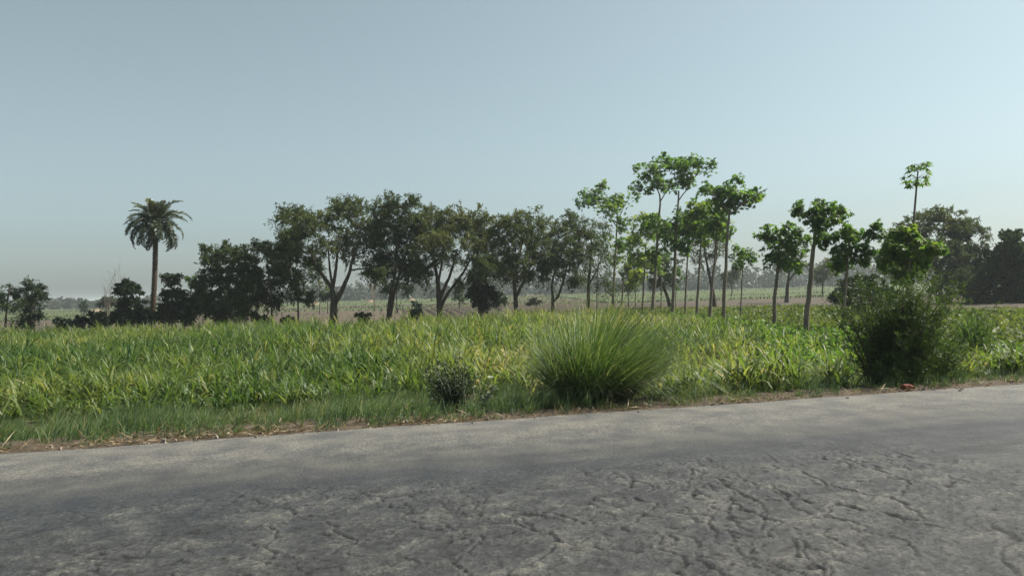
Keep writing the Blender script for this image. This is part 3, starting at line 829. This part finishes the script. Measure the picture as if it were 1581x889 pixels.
# --- bushes and small trees farther back
bush('black-green round bush on a short stem before the furrows', 49, (741, 495), [(743, 440, 16, 15), (735, 455, 13, 13), (753, 452, 13, 15), (745, 424, 8, 8), (743, 470, 10, 9)], tone=0.05, nsub=75)
bush('low green bush just behind the black-green round bush', 68, (770, 482), [(770, 463, 13, 9), (778, 467, 9, 7), (762, 468, 8, 7)], tone=0.5, nsub=34)
bush('bright green narrow bush beyond the furrows', 84, (709, 480), [(709, 446, 9, 15), (711, 460, 8, 8)], tone=0.95, nsub=30, tw=0.6, ls=0.15)
bush('dark bush seen past the close twin trunks', 74, (614, 480), [(612, 440, 18, 11), (625, 446, 12, 9), (600, 447, 9, 8)], tone=0.55, nsub=40, tw=0.6, ls=0.14)
bush('little round shrub standing on the far green strip', 78, (641, 484), [(641, 470, 6, 5), (645, 474, 5, 4)], tone=0.4, nsub=14, ls=0.13)
bush('small dark shrub under the crooked double trunk acacia', 88, (826, 478), [(826, 466, 8, 6), (820, 470, 6, 4)], tone=0.4, nsub=16, ls=0.15)
bush('small lone bush on the distant left field', 140, (129, 492), [(128, 470, 6, 5), (130, 476, 4, 4)], tone=0.5, nsub=16, tw=0.7, ls=0.25)
bush('wide dark hedge bush behind the leafless shrub', 95, (168, 492), [(168, 465, 13, 7), (183, 468, 9, 6), (155, 470, 7, 5)], tone=0.45, nsub=36, tw=0.7, ls=0.18)
tree('small_tree', 'pale yellow-green sapling seen through the forked acacia', 'tree', 82, [[(494, 486, .08), (494, 455, .06), (492, 425, .03)]], [(490, 424, 12, 14), (497, 440, 9, 9), (486, 408, 8, 8)], mat='bean', nsub=26, tone=0.35, tw=0.7, ls=0.16, bark='pale_bark')
tree('small_tree', 'small dark umbrella-shaped tree behind the forked acacia trunk', 'tree', 80, [[(506, 484, .06), (506, 465, .045), (507, 452, .03)]], [(508, 455, 12, 6), (501, 458, 7, 4)], mat='shrub', nsub=20, tone=0.4, tw=0.6, ls=0.15)
tree('small_tree', 'dim rounded tree left of the saplings at the field end', 'tree', 120, [[(398, 480, .14), (398, 455, .09), (398, 440, .05)]], [(398, 438, 14, 12), (388, 448, 9, 8)], mat='shrub', nsub=26, tone=0.5, tw=1.0, ls=0.25)

# --- leafless shrubs and a bare little tree
def bare(name, label, depth, px, py, h, spread, n=9, mat='twig'):
    b = at(px, py, depth); base = np.array([b[0], depth, gz1(b[0], depth)])
    root = tag(empty(name, base), label, 'shrub')
    top = at(px, py - h, depth)[2] - base[2]
    tm, bm = MB(), MB()
    P = curve(base - (0, 0, .05), base + (0.02, 0, top * 0.45), 5, 0.05)
    tube(tm, P, np.linspace(0.06, 0.04, 5), 6); tm.build('stem', M[mat], root, smooth=True)
    for i in range(n):
        e = base + np.array([rng.normal(0, 1) * spread * depth / F, rng.normal(0, 1) * spread * depth / F, top * rng.uniform(0.7, 1.0)])
        Q = curve(P[rng.integers(1, 5)], e, 6, 0.12, 0.1)
        tube(bm, Q, np.linspace(0.02, 0.008, 6), 4)
        for j in range(6):
            s = Q[rng.integers(2, 6)]
            tube(bm, curve(s, s + rng.normal(size=3) * (0.4, 0.4, 0.25) * top * 0.22 + (0, 0, top * 0.16), 4, 0.1), [0.010, 0.009, 0.007, 0.005], 4)
    bm.build('branches', M[mat], root, smooth=True)['kind'] = 'stuff'
    return root
bare('bare_shrub', 'tall pale leafless shrub standing behind the palm thicket', 60, 184, 490, 68, 7, 7)
bare('bare_shrub', 'short thin leafless stems beside the taller leafless shrub', 62, 165, 488, 45, 5, 6)
bare('bare_tree', 'little bare tree with crooked grey branches on far soil', 92, 578, 482, 48, 8, 10, 'pale_bark')

# --- straw heaps far off
for px, d, w_, lab in ((485, 190, 1.7, 'pale straw heap seen through the forked acacia'), (571, 205, 1.5, 'pale straw heap behind the little bare tree'), (634, 215, 1.5, 'pale straw heap left of the fan-limbed acacia'), (148, 170, 2.0, 'flat pale straw mound beyond the lone field bush')):
    x = (px - 790) / F * d
    root = tag(empty('straw_heap', (x, d, FZ)), lab, 'straw heap', 'straw heaps in the fields')
    mb = MB(); k, s = 7, 14
    t = np.linspace(0, 1, k)
    V = []
    for q in t:
        th = np.arange(s) / s * 6.283
        r = w_ * (1 - q ** 1.4 * 0.98) * (0.9 + 0.2 * vnoise(th * 2, q * 3 + px, 5))
        V.append(np.stack([x + r * np.cos(th), d + r * np.sin(th), FZ + 0.0 + q * 1.1 * np.ones(s)], -1))
    i = np.arange(k - 1)[:, None] * s; j = np.arange(s)[None]
    mb.add(np.concatenate(V), np.stack([i + j, i + (j + 1) % s, i + s + (j + 1) % s, i + s + j], -1).reshape(-1, 4))
    mb.build('heap', M['hay'], root, smooth=True)
    mb = MB(); nn = 500
    pick = np.concatenate(V)[rng.integers(0, k * s, nn)] + rng.normal(0, 0.05, (nn, 3))
    leaves(mb, pick, rng.normal(size=(nn, 3)), rng.normal(size=(nn, 3)), 0.35, 0.05, rng.uniform(.2, .7, nn))
    mb.build('loose_straw', M['dry'], root)['kind'] = 'stuff'

# --- slender broad-leaved trees
slender('slender tree with a wide loose pale crown nearest the sparse acacia', 60, [[(945, 478, .14), (948, 430, .11), (951, 380, .09), (953, 325, .05)], [(952, 350, .05), (935, 325, .04), (918, 305, .03)], [(952, 345, .04), (963, 320, .03), (972, 305, .02)]],
        [(925, 302, 20, 16), (903, 312, 16, 10), (940, 325, 24, 12), (962, 308, 18, 14), (930, 290, 9, 8), (975, 300, 8, 8), (955, 345, 14, 12)], nsub=80, tone=0.55)
slender('thin slender tree with few leaves on a dark straight stem', 58, [[(921, 478, .07), (922, 430, .06), (925, 375, .03)]], [(926, 372, 14, 12), (918, 390, 10, 9), (950, 378, 10, 12)], nsub=16)
slender('short slender tree with bright low leaves and a leaning stem', 64, [[(959, 470, .10), (962, 440, .08), (965, 405, .05)]], [(958, 385, 18, 14), (948, 400, 12, 9), (968, 372, 10, 10), (975, 398, 10, 9)], nsub=30, tone=0.7)
slender('pale thin sapling with a small leaf tuft between leaning stem and yellow-green ball', 66, [[(970, 474, .07), (970, 445, .055), (971, 415, .03)]], [(972, 412, 10, 9), (966, 424, 8, 7)], nsub=14, tone=0.6)
slender('short sapling with a few bright low leaves beside the yellow-green ball', 60, [[(981, 478, .05), (981, 450, .04), (983, 425, .025)]], [(984, 424, 10, 8), (978, 436, 8, 6)], nsub=14, tone=0.85)
slender('short dim sapling just behind the tall outward-reaching slender tree', 64, [[(1043, 476, .05), (1043, 450, .04), (1044, 428, .025)]], [(1045, 425, 9, 8), (1040, 436, 7, 6)], nsub=12, tone=0.4)
slender('slender tree with yellow-green ball of leaves among taller ones', 56, [[(991, 476, .10), (994, 430, .08), (997, 380, .05)]], [(995, 362, 20, 16), (982, 375, 12, 10), (1005, 345, 15, 14), (990, 342, 12, 10), (984, 395, 18, 13), (1003, 398, 15, 12)], nsub=66, tone=0.8)
slender('tallest slender tree with a flat layered crown above the others', 50, [[(1006, 485, .14), (1012, 420, .12), (1016, 350, .10), (1020, 304, .07), (1012, 285, .04)], [(1019, 312, .05), (1032, 290, .04), (1042, 268, .03)]],
        [(1000, 270, 24, 14), (1025, 255, 24, 12), (1020, 285, 28, 12), (990, 285, 12, 8), (1030, 243, 9, 6), (1008, 345, 24, 15), (1028, 362, 20, 16), (1013, 392, 18, 13)], nsub=110, tone=0.42)
slender('thin young stem with sparse leaves below the tallest crown', 58, [[(1020, 477, .06), (1021, 440, .05), (1022, 400, .03)]], [(1022, 402, 10, 9), (1018, 415, 8, 7)], nsub=10)
slender('tall slender tree whose crown joins the tallest one and reaches outward', 48, [[(1037, 490, .14), (1041, 430, .12), (1044, 360, .10), (1048, 295, .06)], [(1046, 312, .05), (1062, 290, .04), (1080, 262, .03)]],
        [(1058, 262, 20, 13), (1080, 262, 16, 10), (1055, 282, 22, 10), (1068, 248, 10, 6), (1042, 368, 18, 15), (1048, 340, 12, 16)], nsub=80, tone=0.45)
slender('slender straight stem topped by a small dark leaf cluster', 47, [[(1057, 490, .08), (1060, 430, .07), (1062, 370, .04)]], [(1064, 355, 13, 15), (1058, 378, 11, 10)], nsub=28, tone=0.4)
slender('slender tree with a dense rounded mid-green crown', 45, [[(1075, 492, .11), (1079, 430, .09), (1083, 360, .06)]], [(1083, 335, 22, 20), (1072, 358, 16, 16), (1095, 355, 16, 18), (1078, 318, 14, 10)], nsub=60, tone=0.62)
slender('slender pale stem with kinked base and light green leaves', 41, [[(1095, 498, .12), (1098, 450, .10), (1103, 410, .09), (1107, 350, .05)]], [(1108, 335, 18, 18), (1098, 350, 14, 14), (1116, 355, 12, 18), (1105, 318, 12, 10)], nsub=46, tone=0.62)
slender('slender tree with a long bough reaching far out over open sky', 38, [[(1116, 502, .13), (1119, 440, .11), (1122, 380, .09), (1126, 328, .07)], [(1126, 332, .05), (1142, 318, .045), (1160, 306, .035), (1180, 293, .02)], [(1125, 330, .05), (1112, 312, .035), (1098, 296, .02)], [(1126, 328, .05), (1130, 305, .035), (1128, 290, .02)]],
        [(1103, 298, 18, 9), (1128, 300, 20, 13), (1150, 308, 18, 9), (1172, 298, 15, 8), (1122, 316, 20, 8), (1090, 292, 7, 5), (1131, 286, 8, 6)], nsub=62, tone=0.38)
slender('small thin tree with sparse dark leaves in the low crop', 44, [[(1143, 492, .06), (1145, 450, .05), (1147, 400, .03)]], [(1148, 388, 14, 9), (1142, 403, 14, 9), (1158, 400, 9, 10)], nsub=20, tone=0.35)
slender('slender tree with a dark round crown and sunlit lower leaves', 33, [[(1195, 505, .11), (1196, 460, .10), (1200, 420, .08), (1204, 375, .04)], [(1201, 415, .04), (1222, 395, .03), (1238, 372, .02)]],
        [(1190, 368, 22, 20), (1215, 362, 22, 16), (1195, 395, 26, 18), (1225, 385, 18, 18), (1218, 408, 18, 13), (1242, 372, 11, 12)], nsub=66, tone=0.45)
slender('leaning slender tree with flat dark layered crown and stout stem', 28, [[(1243, 518, .13), (1248, 460, .11), (1254, 400, .10), (1260, 345, .06)], [(1259, 350, .05), (1280, 338, .035), (1305, 328, .02)], [(1260, 352, .045), (1246, 335, .03), (1234, 322, .02)]],
        [(1240, 323, 16, 12), (1265, 325, 22, 14), (1295, 330, 22, 10), (1262, 348, 24, 12), (1258, 372, 14, 12), (1285, 345, 18, 8)], nsub=58, tone=0.32, ls=0.21)
slender('slender tree with drooping dark crown beside the roadside bush', 27, [[(1300, 510, .07), (1303, 460, .06), (1308, 410, .05), (1312, 375, .03)]],
        [(1310, 368, 24, 16), (1298, 390, 18, 18), (1325, 390, 18, 20), (1338, 362, 18, 9), (1308, 408, 16, 14), (1350, 352, 8, 5)], nsub=58, tone=0.40, ls=0.21)
slender('dense bright green tree rising from behind the feathery roadside bush', 22, [[(1396, 545, .09), (1399, 490, .08), (1402, 440, .07), (1405, 400, .04)]],
        [(1402, 368, 26, 16), (1382, 388, 22, 20), (1424, 385, 22, 18), (1444, 388, 14, 10), (1400, 405, 26, 20), (1376, 408, 14, 14), (1428, 408, 16, 14), (1402, 428, 18, 10)], nsub=130, tone=0.6, tw=0.3)
def two_tier():
    depth = 30
    pts = [(1402, 515), (1406, 420), (1410, 350), (1415, 290), (1418, 256)]
    P = np.array([at(a, b, depth) for a, b in pts]); P[0][2] = gz1(P[0][0], depth) - 0.05
    root = tag(empty('slender_tree', (P[0][0], depth, P[0][2] + 0.05)), 'very tall thin tree with a small two-tiered crown against the sky', 'tree', 'slender trees in a row')
    t = np.linspace(0, 4, 25)
    PP = np.stack([np.interp(t, range(5), P[:, c]) for c in range(3)], -1)
    tm, bm, cm = MB(), MB(), MB()
    tube(tm, PP, np.interp(t, [0, 4], [0.075, 0.022]), 8); tm.build('trunk', M['pale_bark'], root, smooth=True)
    for py, n_, R_ in ((255, 7, .30), (262, 8, .40), (276, 9, .46), (284, 8, .42)):
        c = at(np.interp(py, [256, 290], [1418, 1415]), py, depth)
        for i in range(n_):
            az = i / n_ * 6.283 + rng.uniform(0, .6); R1 = R_ * rng.uniform(0.7, 1.15)
            e = c + np.array([math.cos(az) * R1, math.sin(az) * R1, R1 * rng.uniform(-0.05, 0.45)])
            tube(bm, curve(c, e, 5, 0.03, 0.15), np.linspace(0.008, 0.005, 5), 4)
            d = nrm((e - c) * (1, 1, 0.2)); sd_ = np.cross(d, (0, 0, 1.0))
            for q in np.linspace(-1.9, 1.9, 6):
                dl = d * math.cos(q) + sd_ * math.sin(q) - np.array([0, 0, rng.uniform(0.6, 1.5)])
                leaves(cm, e[None], dl[None], np.cross(dl, (0.1, 0.2, 1))[None], rng.uniform(0.20, 0.32), 0.085, np.clip(rng.normal(0.42, 0.15), 0, 1), fold=0.1)
    bm.build('branches', M['pale_bark'], root, smooth=True)['kind'] = 'stuff'
    cm.build('crown', M['simul'], root)
two_tier()

# --- trees standing behind the slender row
acacia('olive acacia with thick bent trunk behind the slender stems', 68, [[(1104, 474, .22), (1100, 445, .17), (1093, 415, .12), (1086, 370, .06)], [(1098, 435, .09), (1106, 405, .07), (1108, 370, .04)]],
       [(1085, 340, 26, 26), (1102, 375, 20, 22), (1074, 385, 20, 20), (1062, 350, 16, 20), (1110, 345, 14, 16)], nsub=80, tone=0.55, tw=0.9, ls=0.14, group='trees behind the slender row')
acacia('dark tree on a leaning trunk behind the thinnest stems', 66, [[(1036, 474, .18), (1028, 450, .14), (1016, 425, .09)]],
       [(1000, 410, 22, 18), (1024, 415, 18, 18), (980, 425, 14, 16), (1010, 432, 18, 12), (968, 440, 10, 10)], nsub=62, tone=0.32, tw=0.8, ls=0.14, group='trees behind the slender row')
acacia('stout forked tree with small dark crown behind the round crown', 75, [[(1214, 468, .20), (1216, 440, .16), (1219, 415, .08)], [(1216, 436, .11), (1228, 420, .08), (1240, 408, .04)]],
       [(1216, 404, 18, 14), (1235, 408, 16, 9), (1225, 395, 12, 10)], nsub=36, tone=0.35, tw=0.8, ls=0.16, group='trees behind the slender row')
acacia('small hazy olive tree on the distant green field', 115, [[(1270, 456, .14), (1270, 440, .10), (1272, 420, .05)]],
       [(1272, 422, 16, 13), (1280, 411, 10, 8), (1262, 428, 9, 8)], nsub=34, tone=0.6, tw=1.1, ls=0.24, group='trees behind the slender row')
acacia('faint small tree with bent stem on the distant green field', 125, [[(1128, 459, .13), (1131, 448, .10), (1126, 432, .06)]],
       [(1126, 428, 12, 10), (1133, 420, 8, 8)], nsub=24, tone=0.5, tw=1.0, ls=0.24, group='trees behind the slender row')
bush('broad dark green bush between the drooping tree and feathery bush', 44, (1322, 488), [(1300, 458, 16, 16), (1326, 446, 22, 18), (1350, 452, 18, 20), (1340, 432, 14, 10), (1298, 440, 8, 8)], tone=0.55, nsub=80, mat='shrub')
acacia('big rounded grey-olive acacia rising behind the dense bright tree', 60, [[(1452, 480, .3), (1450, 450, .25), (1446, 410, .14), (1436, 370, .07)], [(1450, 445, .16), (1470, 415, .12), (1482, 380, .06)]],
       [(1452, 344, 46, 22), (1416, 368, 36, 22), (1482, 370, 34, 26), (1440, 395, 42, 26), (1490, 408, 32, 30), (1465, 438, 42, 26), (1400, 400, 28, 22), (1510, 440, 16, 22)], nsub=230, tone=0.48, tw=0.9, ls=0.20, group='trees behind the slender row')
acacia('massive dark green tree leafy to the ground at the soil edge', 57, [[(1556, 480, .3), (1556, 450, .22), (1556, 410, .12)], [(1556, 455, .15), (1585, 430, .1), (1600, 400, .05)]],
       [(1560, 388, 38, 24), (1540, 418, 34, 30), (1590, 415, 38, 34), (1530, 450, 20, 18), (1582, 452, 40, 20), (1625, 400, 40, 34), (1640, 445, 40, 26), (1545, 462, 22, 12)], nsub=190, tone=0.42, tw=0.9, ls=0.28, mat='shrub', lw=0.6, group='trees behind the slender row')

# ------------------------------------------------------------------ date palm
def palm():
    depth = 46.3
    b = at(231, 475, depth); base = np.array([b[0], depth, gz1(b[0], depth)])
    root = tag(empty('palm_tree', base), 'tall date palm with drooping feathery crown above dark bushes', 'palm')
    top = at(240, 344, depth)
    k = 60
    t = np.linspace(0, 1, k)[:, None]
    P = (base - (0, 0, .05)) + (top - base) * t + np.array([0.10, 0, 0]) * np.sin(t * 3.1)
    tt = t[:, 0]
    r = 0.135 + 0.06 * np.exp(-tt * 14) - 0.02 * tt + 0.018 * np.abs(np.sin(np.arange(k) * 1.57)) + 0.05 * sstep(0.86, 0.97, tt)
    tm = MB(); tube(tm, P, r, 12)
    # stubs of cut leaf bases in a spiral
    for i in range(260):
        f = i / 260; c = base + (top - base) * f + np.array([0.10 * math.sin(f * 3.1), 0, 0]); a = i * 2.399
        d = np.array([math.cos(a), math.sin(a), 0]); rr = 0.125 - 0.02 * f + 0.05 * float(sstep(0.86, 0.97, f))
        tube(tm, [c + d * (rr - .03), c + d * (rr + 0.035) + (0, 0, .05), c + d * (rr + 0.04) + (0, 0, .10)], [0.05, 0.04, 0.015], 4)
    tm.build('trunk', M['palm_bark'], root, smooth=True)
    # frond shapes: local +X outwards, Z up
    meshes = []
    for v, (bend, LL, tone) in enumerate(((0.9, 1.75, .8), (1.5, 2.15, .55), (2.0, 2.3, .4), (2.5, 2.2, .25))):
        fm = MB(); s = 40
        q = np.linspace(0, 1, s)
        ph = bend * q ** 1.25
        X = np.concatenate([[0], np.cumsum(np.cos(ph[:-1]) * LL / (s - 1))]); Z = -np.concatenate([[0], np.cumsum(np.sin(ph[:-1]) * LL / (s - 1))])
        R_ = np.stack([X, 0 * X, Z], -1)
        tube(fm, R_[::3], np.linspace(0.022, 0.006, len(R_[::3])), 4, 0.95)
        T = nrm(np.gradient(R_, axis=0)); Nn_ = np.stack([-T[:, 2], 0 * X, T[:, 0]], -1)
        sel = np.arange(5, s)
        for side in (-1, 1):
            for rep in (0, 1):
                C = R_[sel] + T[sel] * 0.02 * rep
                D = T[sel] * rng.uniform(0.5, 0.9, (len(sel), 1)) + np.array([0, side, 0]) * 0.85 + Nn_[sel] * rng.uniform(-0.25, 0.5, (len(sel), 1)) + np.array([0, 0, -0.15])
                L = 0.42 * np.sin(np.pi * np.clip(q[sel] * 0.82 + 0.16, 0, 1)) ** 0.7 * rng.uniform(0.8, 1.15, len(sel))
                leaves(fm, C, D, T[sel] + rng.normal(0, 0.3, (len(sel), 3)), L, 0.045, np.clip(tone + rng.normal(0, 0.12, len(sel)), 0, 1))
        me = fm.mesh('frond'); me.materials.append(M['palm']); meshes.append(me)
    N = 64
    for i in range(N):
        f = i / (N - 1)
        az = i * 2.39996 + rng.normal(0, 0.1)
        el = 1.42 - 1.6 * f ** 0.9 + rng.normal(0, 0.2)
        v = 0 if f < 0.18 else 1 if f < 0.45 else 2 if f < 0.75 else 3
        o = bpy.data.objects.new('frond', meshes[v]); col.objects.link(o)
        o.parent = root
        rot = Matrix.Rotation(az, 4, 'Z') @ Matrix.Rotation(-el, 4, 'Y') @ Matrix.Rotation(rng.normal(0, 0.25), 4, 'X')
        loc = Vector(top - base) + Vector((math.cos(az) * 0.10, math.sin(az) * 0.10, 0.18 - 0.35 * f))
        sc = rng.uniform(0.66, 1.06)
        o.matrix_local = Matrix.Translation(loc) @ rot @ Matrix.Diagonal((sc, sc, sc, 1))
palm()

# ------------------------------------------------------------------ roadside plants
def tussock():
    p = on(922, 622, -0.08); base = np.array([p[0], p[1] + 0.25, gz1(p[0], p[1] + 0.25)])
    root = tag(empty('grass_tussock', base), 'huge wind-swept tussock of long green grass at the road edge', 'grass clump')
    k = 3200
    rr = np.sqrt(rng.random(k)) * 0.36; th = rng.uniform(0, 6.283, k)
    B = base + np.stack([rr * np.cos(th) * 1.2, rr * np.sin(th) * 0.8, np.zeros(k)], -1)
    az = th + rng.normal(0, 0.5, k)
    ph = np.clip(rr / 0.36 * 0.85 + rng.normal(0, 0.16, k), 0, 1.25)
    L = rng.uniform(0.7, 1.88, k) + (rng.random(k) < 0.08) * 0.25
    mb = MB()
    blades(mb, B, az, L, ph, rng.gamma(2.2, 0.45, k), rng.uniform(0.007, 0.015, k), 9, np.clip(rng.normal(0.5, 0.27, k), 0, 1), tip=0.1, wind=(0.24, 0.02), power=1.9)
    mb.build('grass_blades', M['clump'], root)['kind'] = 'stuff'
    k = 190
    th = rng.uniform(3.2, 6.2, k); rr = rng.uniform(0.25, 0.46, k)
    B = base + np.stack([rr * np.cos(th) * 1.2, rr * np.sin(th) * 0.8, np.full(k, 0.06)], -1)
    mb = MB()
    blades(mb, B, th + rng.normal(0, 0.35, k), rng.uniform(0.4, 0.85, k), rng.uniform(0.25, 0.8, k), rng.uniform(1.2, 2.2, k), rng.uniform(0.012, 0.022, k), 7, rng.uniform(0.35, 1, k), tip=0.2)
    mb.build('dry_blades', M['dry_tussock'], root)['kind'] = 'stuff'
tussock()

def feather_bush():
    p = on(1416, 596, -0.05); base = np.array([p[0], p[1] + 0.62, gz1(p[0], p[1] + 0.62)])
    root = tag(empty('feathery_bush', base), 'big feathery dark green bush at the road edge above the red brick', 'bush')
    sm, fm = MB(), MB()
    for i in range(190):
        a = rng.uniform(0, 6.283); tilt = abs(rng.normal(0.22, 0.20)); L = rng.uniform(0.6, 2.1) * (1 - 0.25 * tilt)
        if i % 4 == 0:
            tilt = rng.uniform(0.55, 1.2); L = rng.uniform(0.55, 1.15); a = a if i % 8 else rng.uniform(-0.9, 0.9)
        d = np.array([math.sin(tilt) * math.cos(a) + 0.05, math.sin(tilt) * math.sin(a), math.cos(tilt)])
        s0 = base + np.array([rng.normal(0, 0.20), rng.normal(0, 0.14), 0])
        k = 9; t = np.linspace(0, 1, k)[:, None]
        P = s0 + d * L * t + np.array([math.cos(a), math.sin(a), -0.25]) * (t ** 2.2) * L * 0.15
        tube(sm, P, np.linspace(0.011, 0.003, k), 4)
        # side sprays
        tone = np.clip(0.38 + rng.normal(0, 0.14) + 0.22 * (math.cos(a) > 0.2) * (L > 1.2), 0, 1)  # long stems leaning right get lighter leaves: sunlit side painted into the colour
        ns = 30
        ts = rng.uniform(0.12, 1.0, ns) ** 0.8
        C0 = np.stack([np.interp(ts, t[:, 0], P[:, c]) for c in range(3)], -1)
        SD = nrm(d * 0.6 + rng.normal(size=(ns, 3)) * 0.7 + (0.12, 0, 0.1)); SL = rng.uniform(0.12, 0.32, ns)
        per = 13
        u = rng.uniform(0, 1, (ns, per))
        C = C0[:, None] + SD[:, None] * (u * SL[:, None])[..., None] - np.array([0, 0, 0.10]) * (u ** 2)[..., None]
        LD = SD[:, None] * 0.8 + rng.normal(size=C.shape) * 0.55
        m = ns * per
        C = C.reshape(-1, 3); C[:, 2] = np.maximum(C[:, 2], base[2] + 0.02)
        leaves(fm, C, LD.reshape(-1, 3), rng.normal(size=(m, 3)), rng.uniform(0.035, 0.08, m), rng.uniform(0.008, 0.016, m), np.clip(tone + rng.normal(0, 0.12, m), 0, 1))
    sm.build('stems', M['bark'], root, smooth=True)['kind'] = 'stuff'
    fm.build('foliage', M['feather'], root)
feather_bush()

def grey_weed():
    p = on(690, 634, -0.05); base = np.array([p[0], p[1] + 0.28, gz1(p[0], p[1] + 0.28)])
    root = tag(empty('grey_weed', base), 'wispy dark green weed with pale crooked stems beside the tussock', 'weed')
    sm, fm = MB(), MB()
    for i in range(34):
        a = rng.uniform(0, 6.283); tilt = abs(rng.normal(0.35, 0.25)); L = rng.uniform(0.4, 0.85)
        d = np.array([math.sin(tilt) * math.cos(a), math.sin(tilt) * math.sin(a), math.cos(tilt)])
        P = curve(base + np.array([rng.normal(0, 0.12), rng.normal(0, 0.08), 0]), base + d * L, 7, 0.10)
        tube(sm, P, np.linspace(0.009, 0.003, 7), 5)
        m = 130
        t = rng.uniform(0.2, 1.05, m)
        C = np.stack([np.interp(t, np.linspace(0, 1, 7), P[:, c]) for c in range(3)], -1) + rng.normal(0, 0.045, (m, 3))
        leaves(fm, C, rng.normal(size=(m, 3)) + (0, 0, 0.5), rng.normal(size=(m, 3)), rng.uniform(0.025, 0.065, m), rng.uniform(0.012, 0.028, m), np.clip(rng.normal(0.55, 0.2, m), 0, 1))
    sm.build('stems', M['pale_stem'], root, smooth=True)['kind'] = 'stuff'
    fm.build('foliage', M['shrub'], root)
    # broad pale leaves of a milkweed next to it
    p = on(742, 630, -0.05); base = np.array([p[0], p[1] + 0.24, gz1(p[0], p[1] + 0.24)])
    root = tag(empty('milkweed', base), 'small plant with thick pale oval leaves beside the wispy weed', 'weed')
    sm, fm = MB(), MB()
    for i in range(9):
        a = rng.uniform(0, 6.283); L = rng.uniform(0.25, 0.5)
        P = curve(base, base + np.array([math.cos(a) * 0.2, math.sin(a) * 0.15, L]), 6, 0.08)
        tube(sm, P, np.linspace(0.009, 0.005, 6), 5)
        for q in range(8):
            s = P[rng.integers(1, 6)]; aa = rng.uniform(0, 6.283)
            D = nrm(np.array([math.cos(aa), math.sin(aa), rng.uniform(0.1, 0.8)])); S = nrm(np.cross(D, (0, 0, 1)) + rng.normal(0, 0.2, 3)); N_ = np.cross(S, D)
            ll = rng.uniform(0.06, 0.11); ww = ll * 0.34
            prof = [(0, .1, 0), (.25, .8, .06), (.55, 1, .08), (.85, .6, .05), (1, .05, 0)]
            V = []
            for f_, w_, h_ in prof:
                c = s + D * ll * f_
                V += [c + S * ww * w_ + N_ * h_ * ll, c, c - S * ww * w_ + N_ * h_ * ll]
            Q = []
            for r_ in range(4):
                Q += [[3 * r_, 3 * r_ + 1, 3 * r_ + 4, 3 * r_ + 3], [3 * r_ + 1, 3 * r_ + 2, 3 * r_ + 5, 3 * r_ + 4]]
            fm.add(V, Q, np.clip(rng.normal(0.7, 0.2), 0, 1))
    sm.build('stems', M['pale_stem'], root, smooth=True)['kind'] = 'stuff'
    fm.build('leaves', M['grey'], root, smooth=True)
grey_weed()

def cane_clump(label, px, py, depth_extra, h, k, tone, spread=0.3):
    p = on(px, py, -0.55); base = np.array([p[0], p[1] + depth_extra, gz1(p[0], p[1] + depth_extra)])
    root = tag(empty('cane_clump', base), label, 'grass clump')
    rr = np.sqrt(rng.random(k)) * spread; th = rng.uniform(0, 6.283, k)
    B = base + np.stack([rr * np.cos(th), rr * np.sin(th), rng.uniform(0, 0.4 * h, k)], -1)
    mb = MB()
    blades(mb, B, rng.uniform(0, 6.283, k), rng.uniform(0.5, 0.95, k) * h, np.abs(rng.normal(0.2, 0.15, k)), rng.gamma(2.2, 0.4, k), rng.uniform(0.025, 0.045, k), 6, np.clip(rng.normal(tone, 0.1, k), 0, 1))
    mb.build('blades', M['cane'], root)['kind'] = 'stuff'
cane_clump('tall dark green clump of broad cane right of the feathery bush', 1520, 560, 0.4, 1.25, 190, 0.1)

# brick and loose stones on the asphalt edge
def brick():
    import bmesh
    p = on(1402, 601, 0.0)
    bm = bmesh.new()
    bmesh.ops.create_cube(bm, size=1)
    bmesh.ops.scale(bm, vec=(0.17, 0.10, 0.07), verts=bm.verts)
    bmesh.ops.bevel(bm, geom=list(bm.edges), offset=0.008, segments=2, affect='EDGES')
    bmesh.ops.subdivide_edges(bm, edges=list(bm.edges), cuts=1, use_grid_fill=True)
    for v in bm.verts:
        v.co += Vector(rng.normal(0, 0.0025, 3))
        if v.co.x > 0.06 and v.co.z > 0.01 and v.co.y < 0: v.co += Vector((-0.018, 0.012, -0.010))
    me = bpy.data.meshes.new('brick'); bm.to_mesh(me); bm.free()
    me.materials.append(M['brick'])
    o = bpy.data.objects.new('brick', me); col.objects.link(o)
    o.location = (p[0], p[1] + 0.02, 0.034); o.rotation_euler = (0.03, -0.02, R(18))
    tag(o, 'chipped red brick lying on the asphalt edge by the bush', 'brick')
brick()

# ------------------------------------------------------------------ air
mb = MB()
X0, Y0, Z0, Z1 = 4100, 4100, -1.7, 13.5
V = [(sx * X0, sy * Y0, z) for z in (Z0, Z1) for sx, sy in ((-1, -1), (1, -1), (1, 1), (-1, 1))]
mb.add(V, [[3, 2, 1, 0], [4, 5, 6, 7], [0, 1, 5, 4], [1, 2, 6, 5], [2, 3, 7, 6], [3, 0, 4, 7]])
hm = bpy.data.materials.new('haze'); hm.use_nodes = True
hn = hm.node_tree; hn.nodes.remove(hn.nodes['Principled BSDF'])
pv = hn.nodes.new('ShaderNodeVolumePrincipled')
pv.inputs['Color'].default_value = (0.86, 0.95, 0.97, 1)
pv.inputs['Density'].default_value = 0.00042
pv.inputs['Anisotropy'].default_value = 0.2
hn.links.new(pv.outputs[0], hn.nodes['Material Output'].inputs['Volume'])
tag(mb.build('haze', hm), 'pale dusty air over the fields', 'haze', kind='stuff')
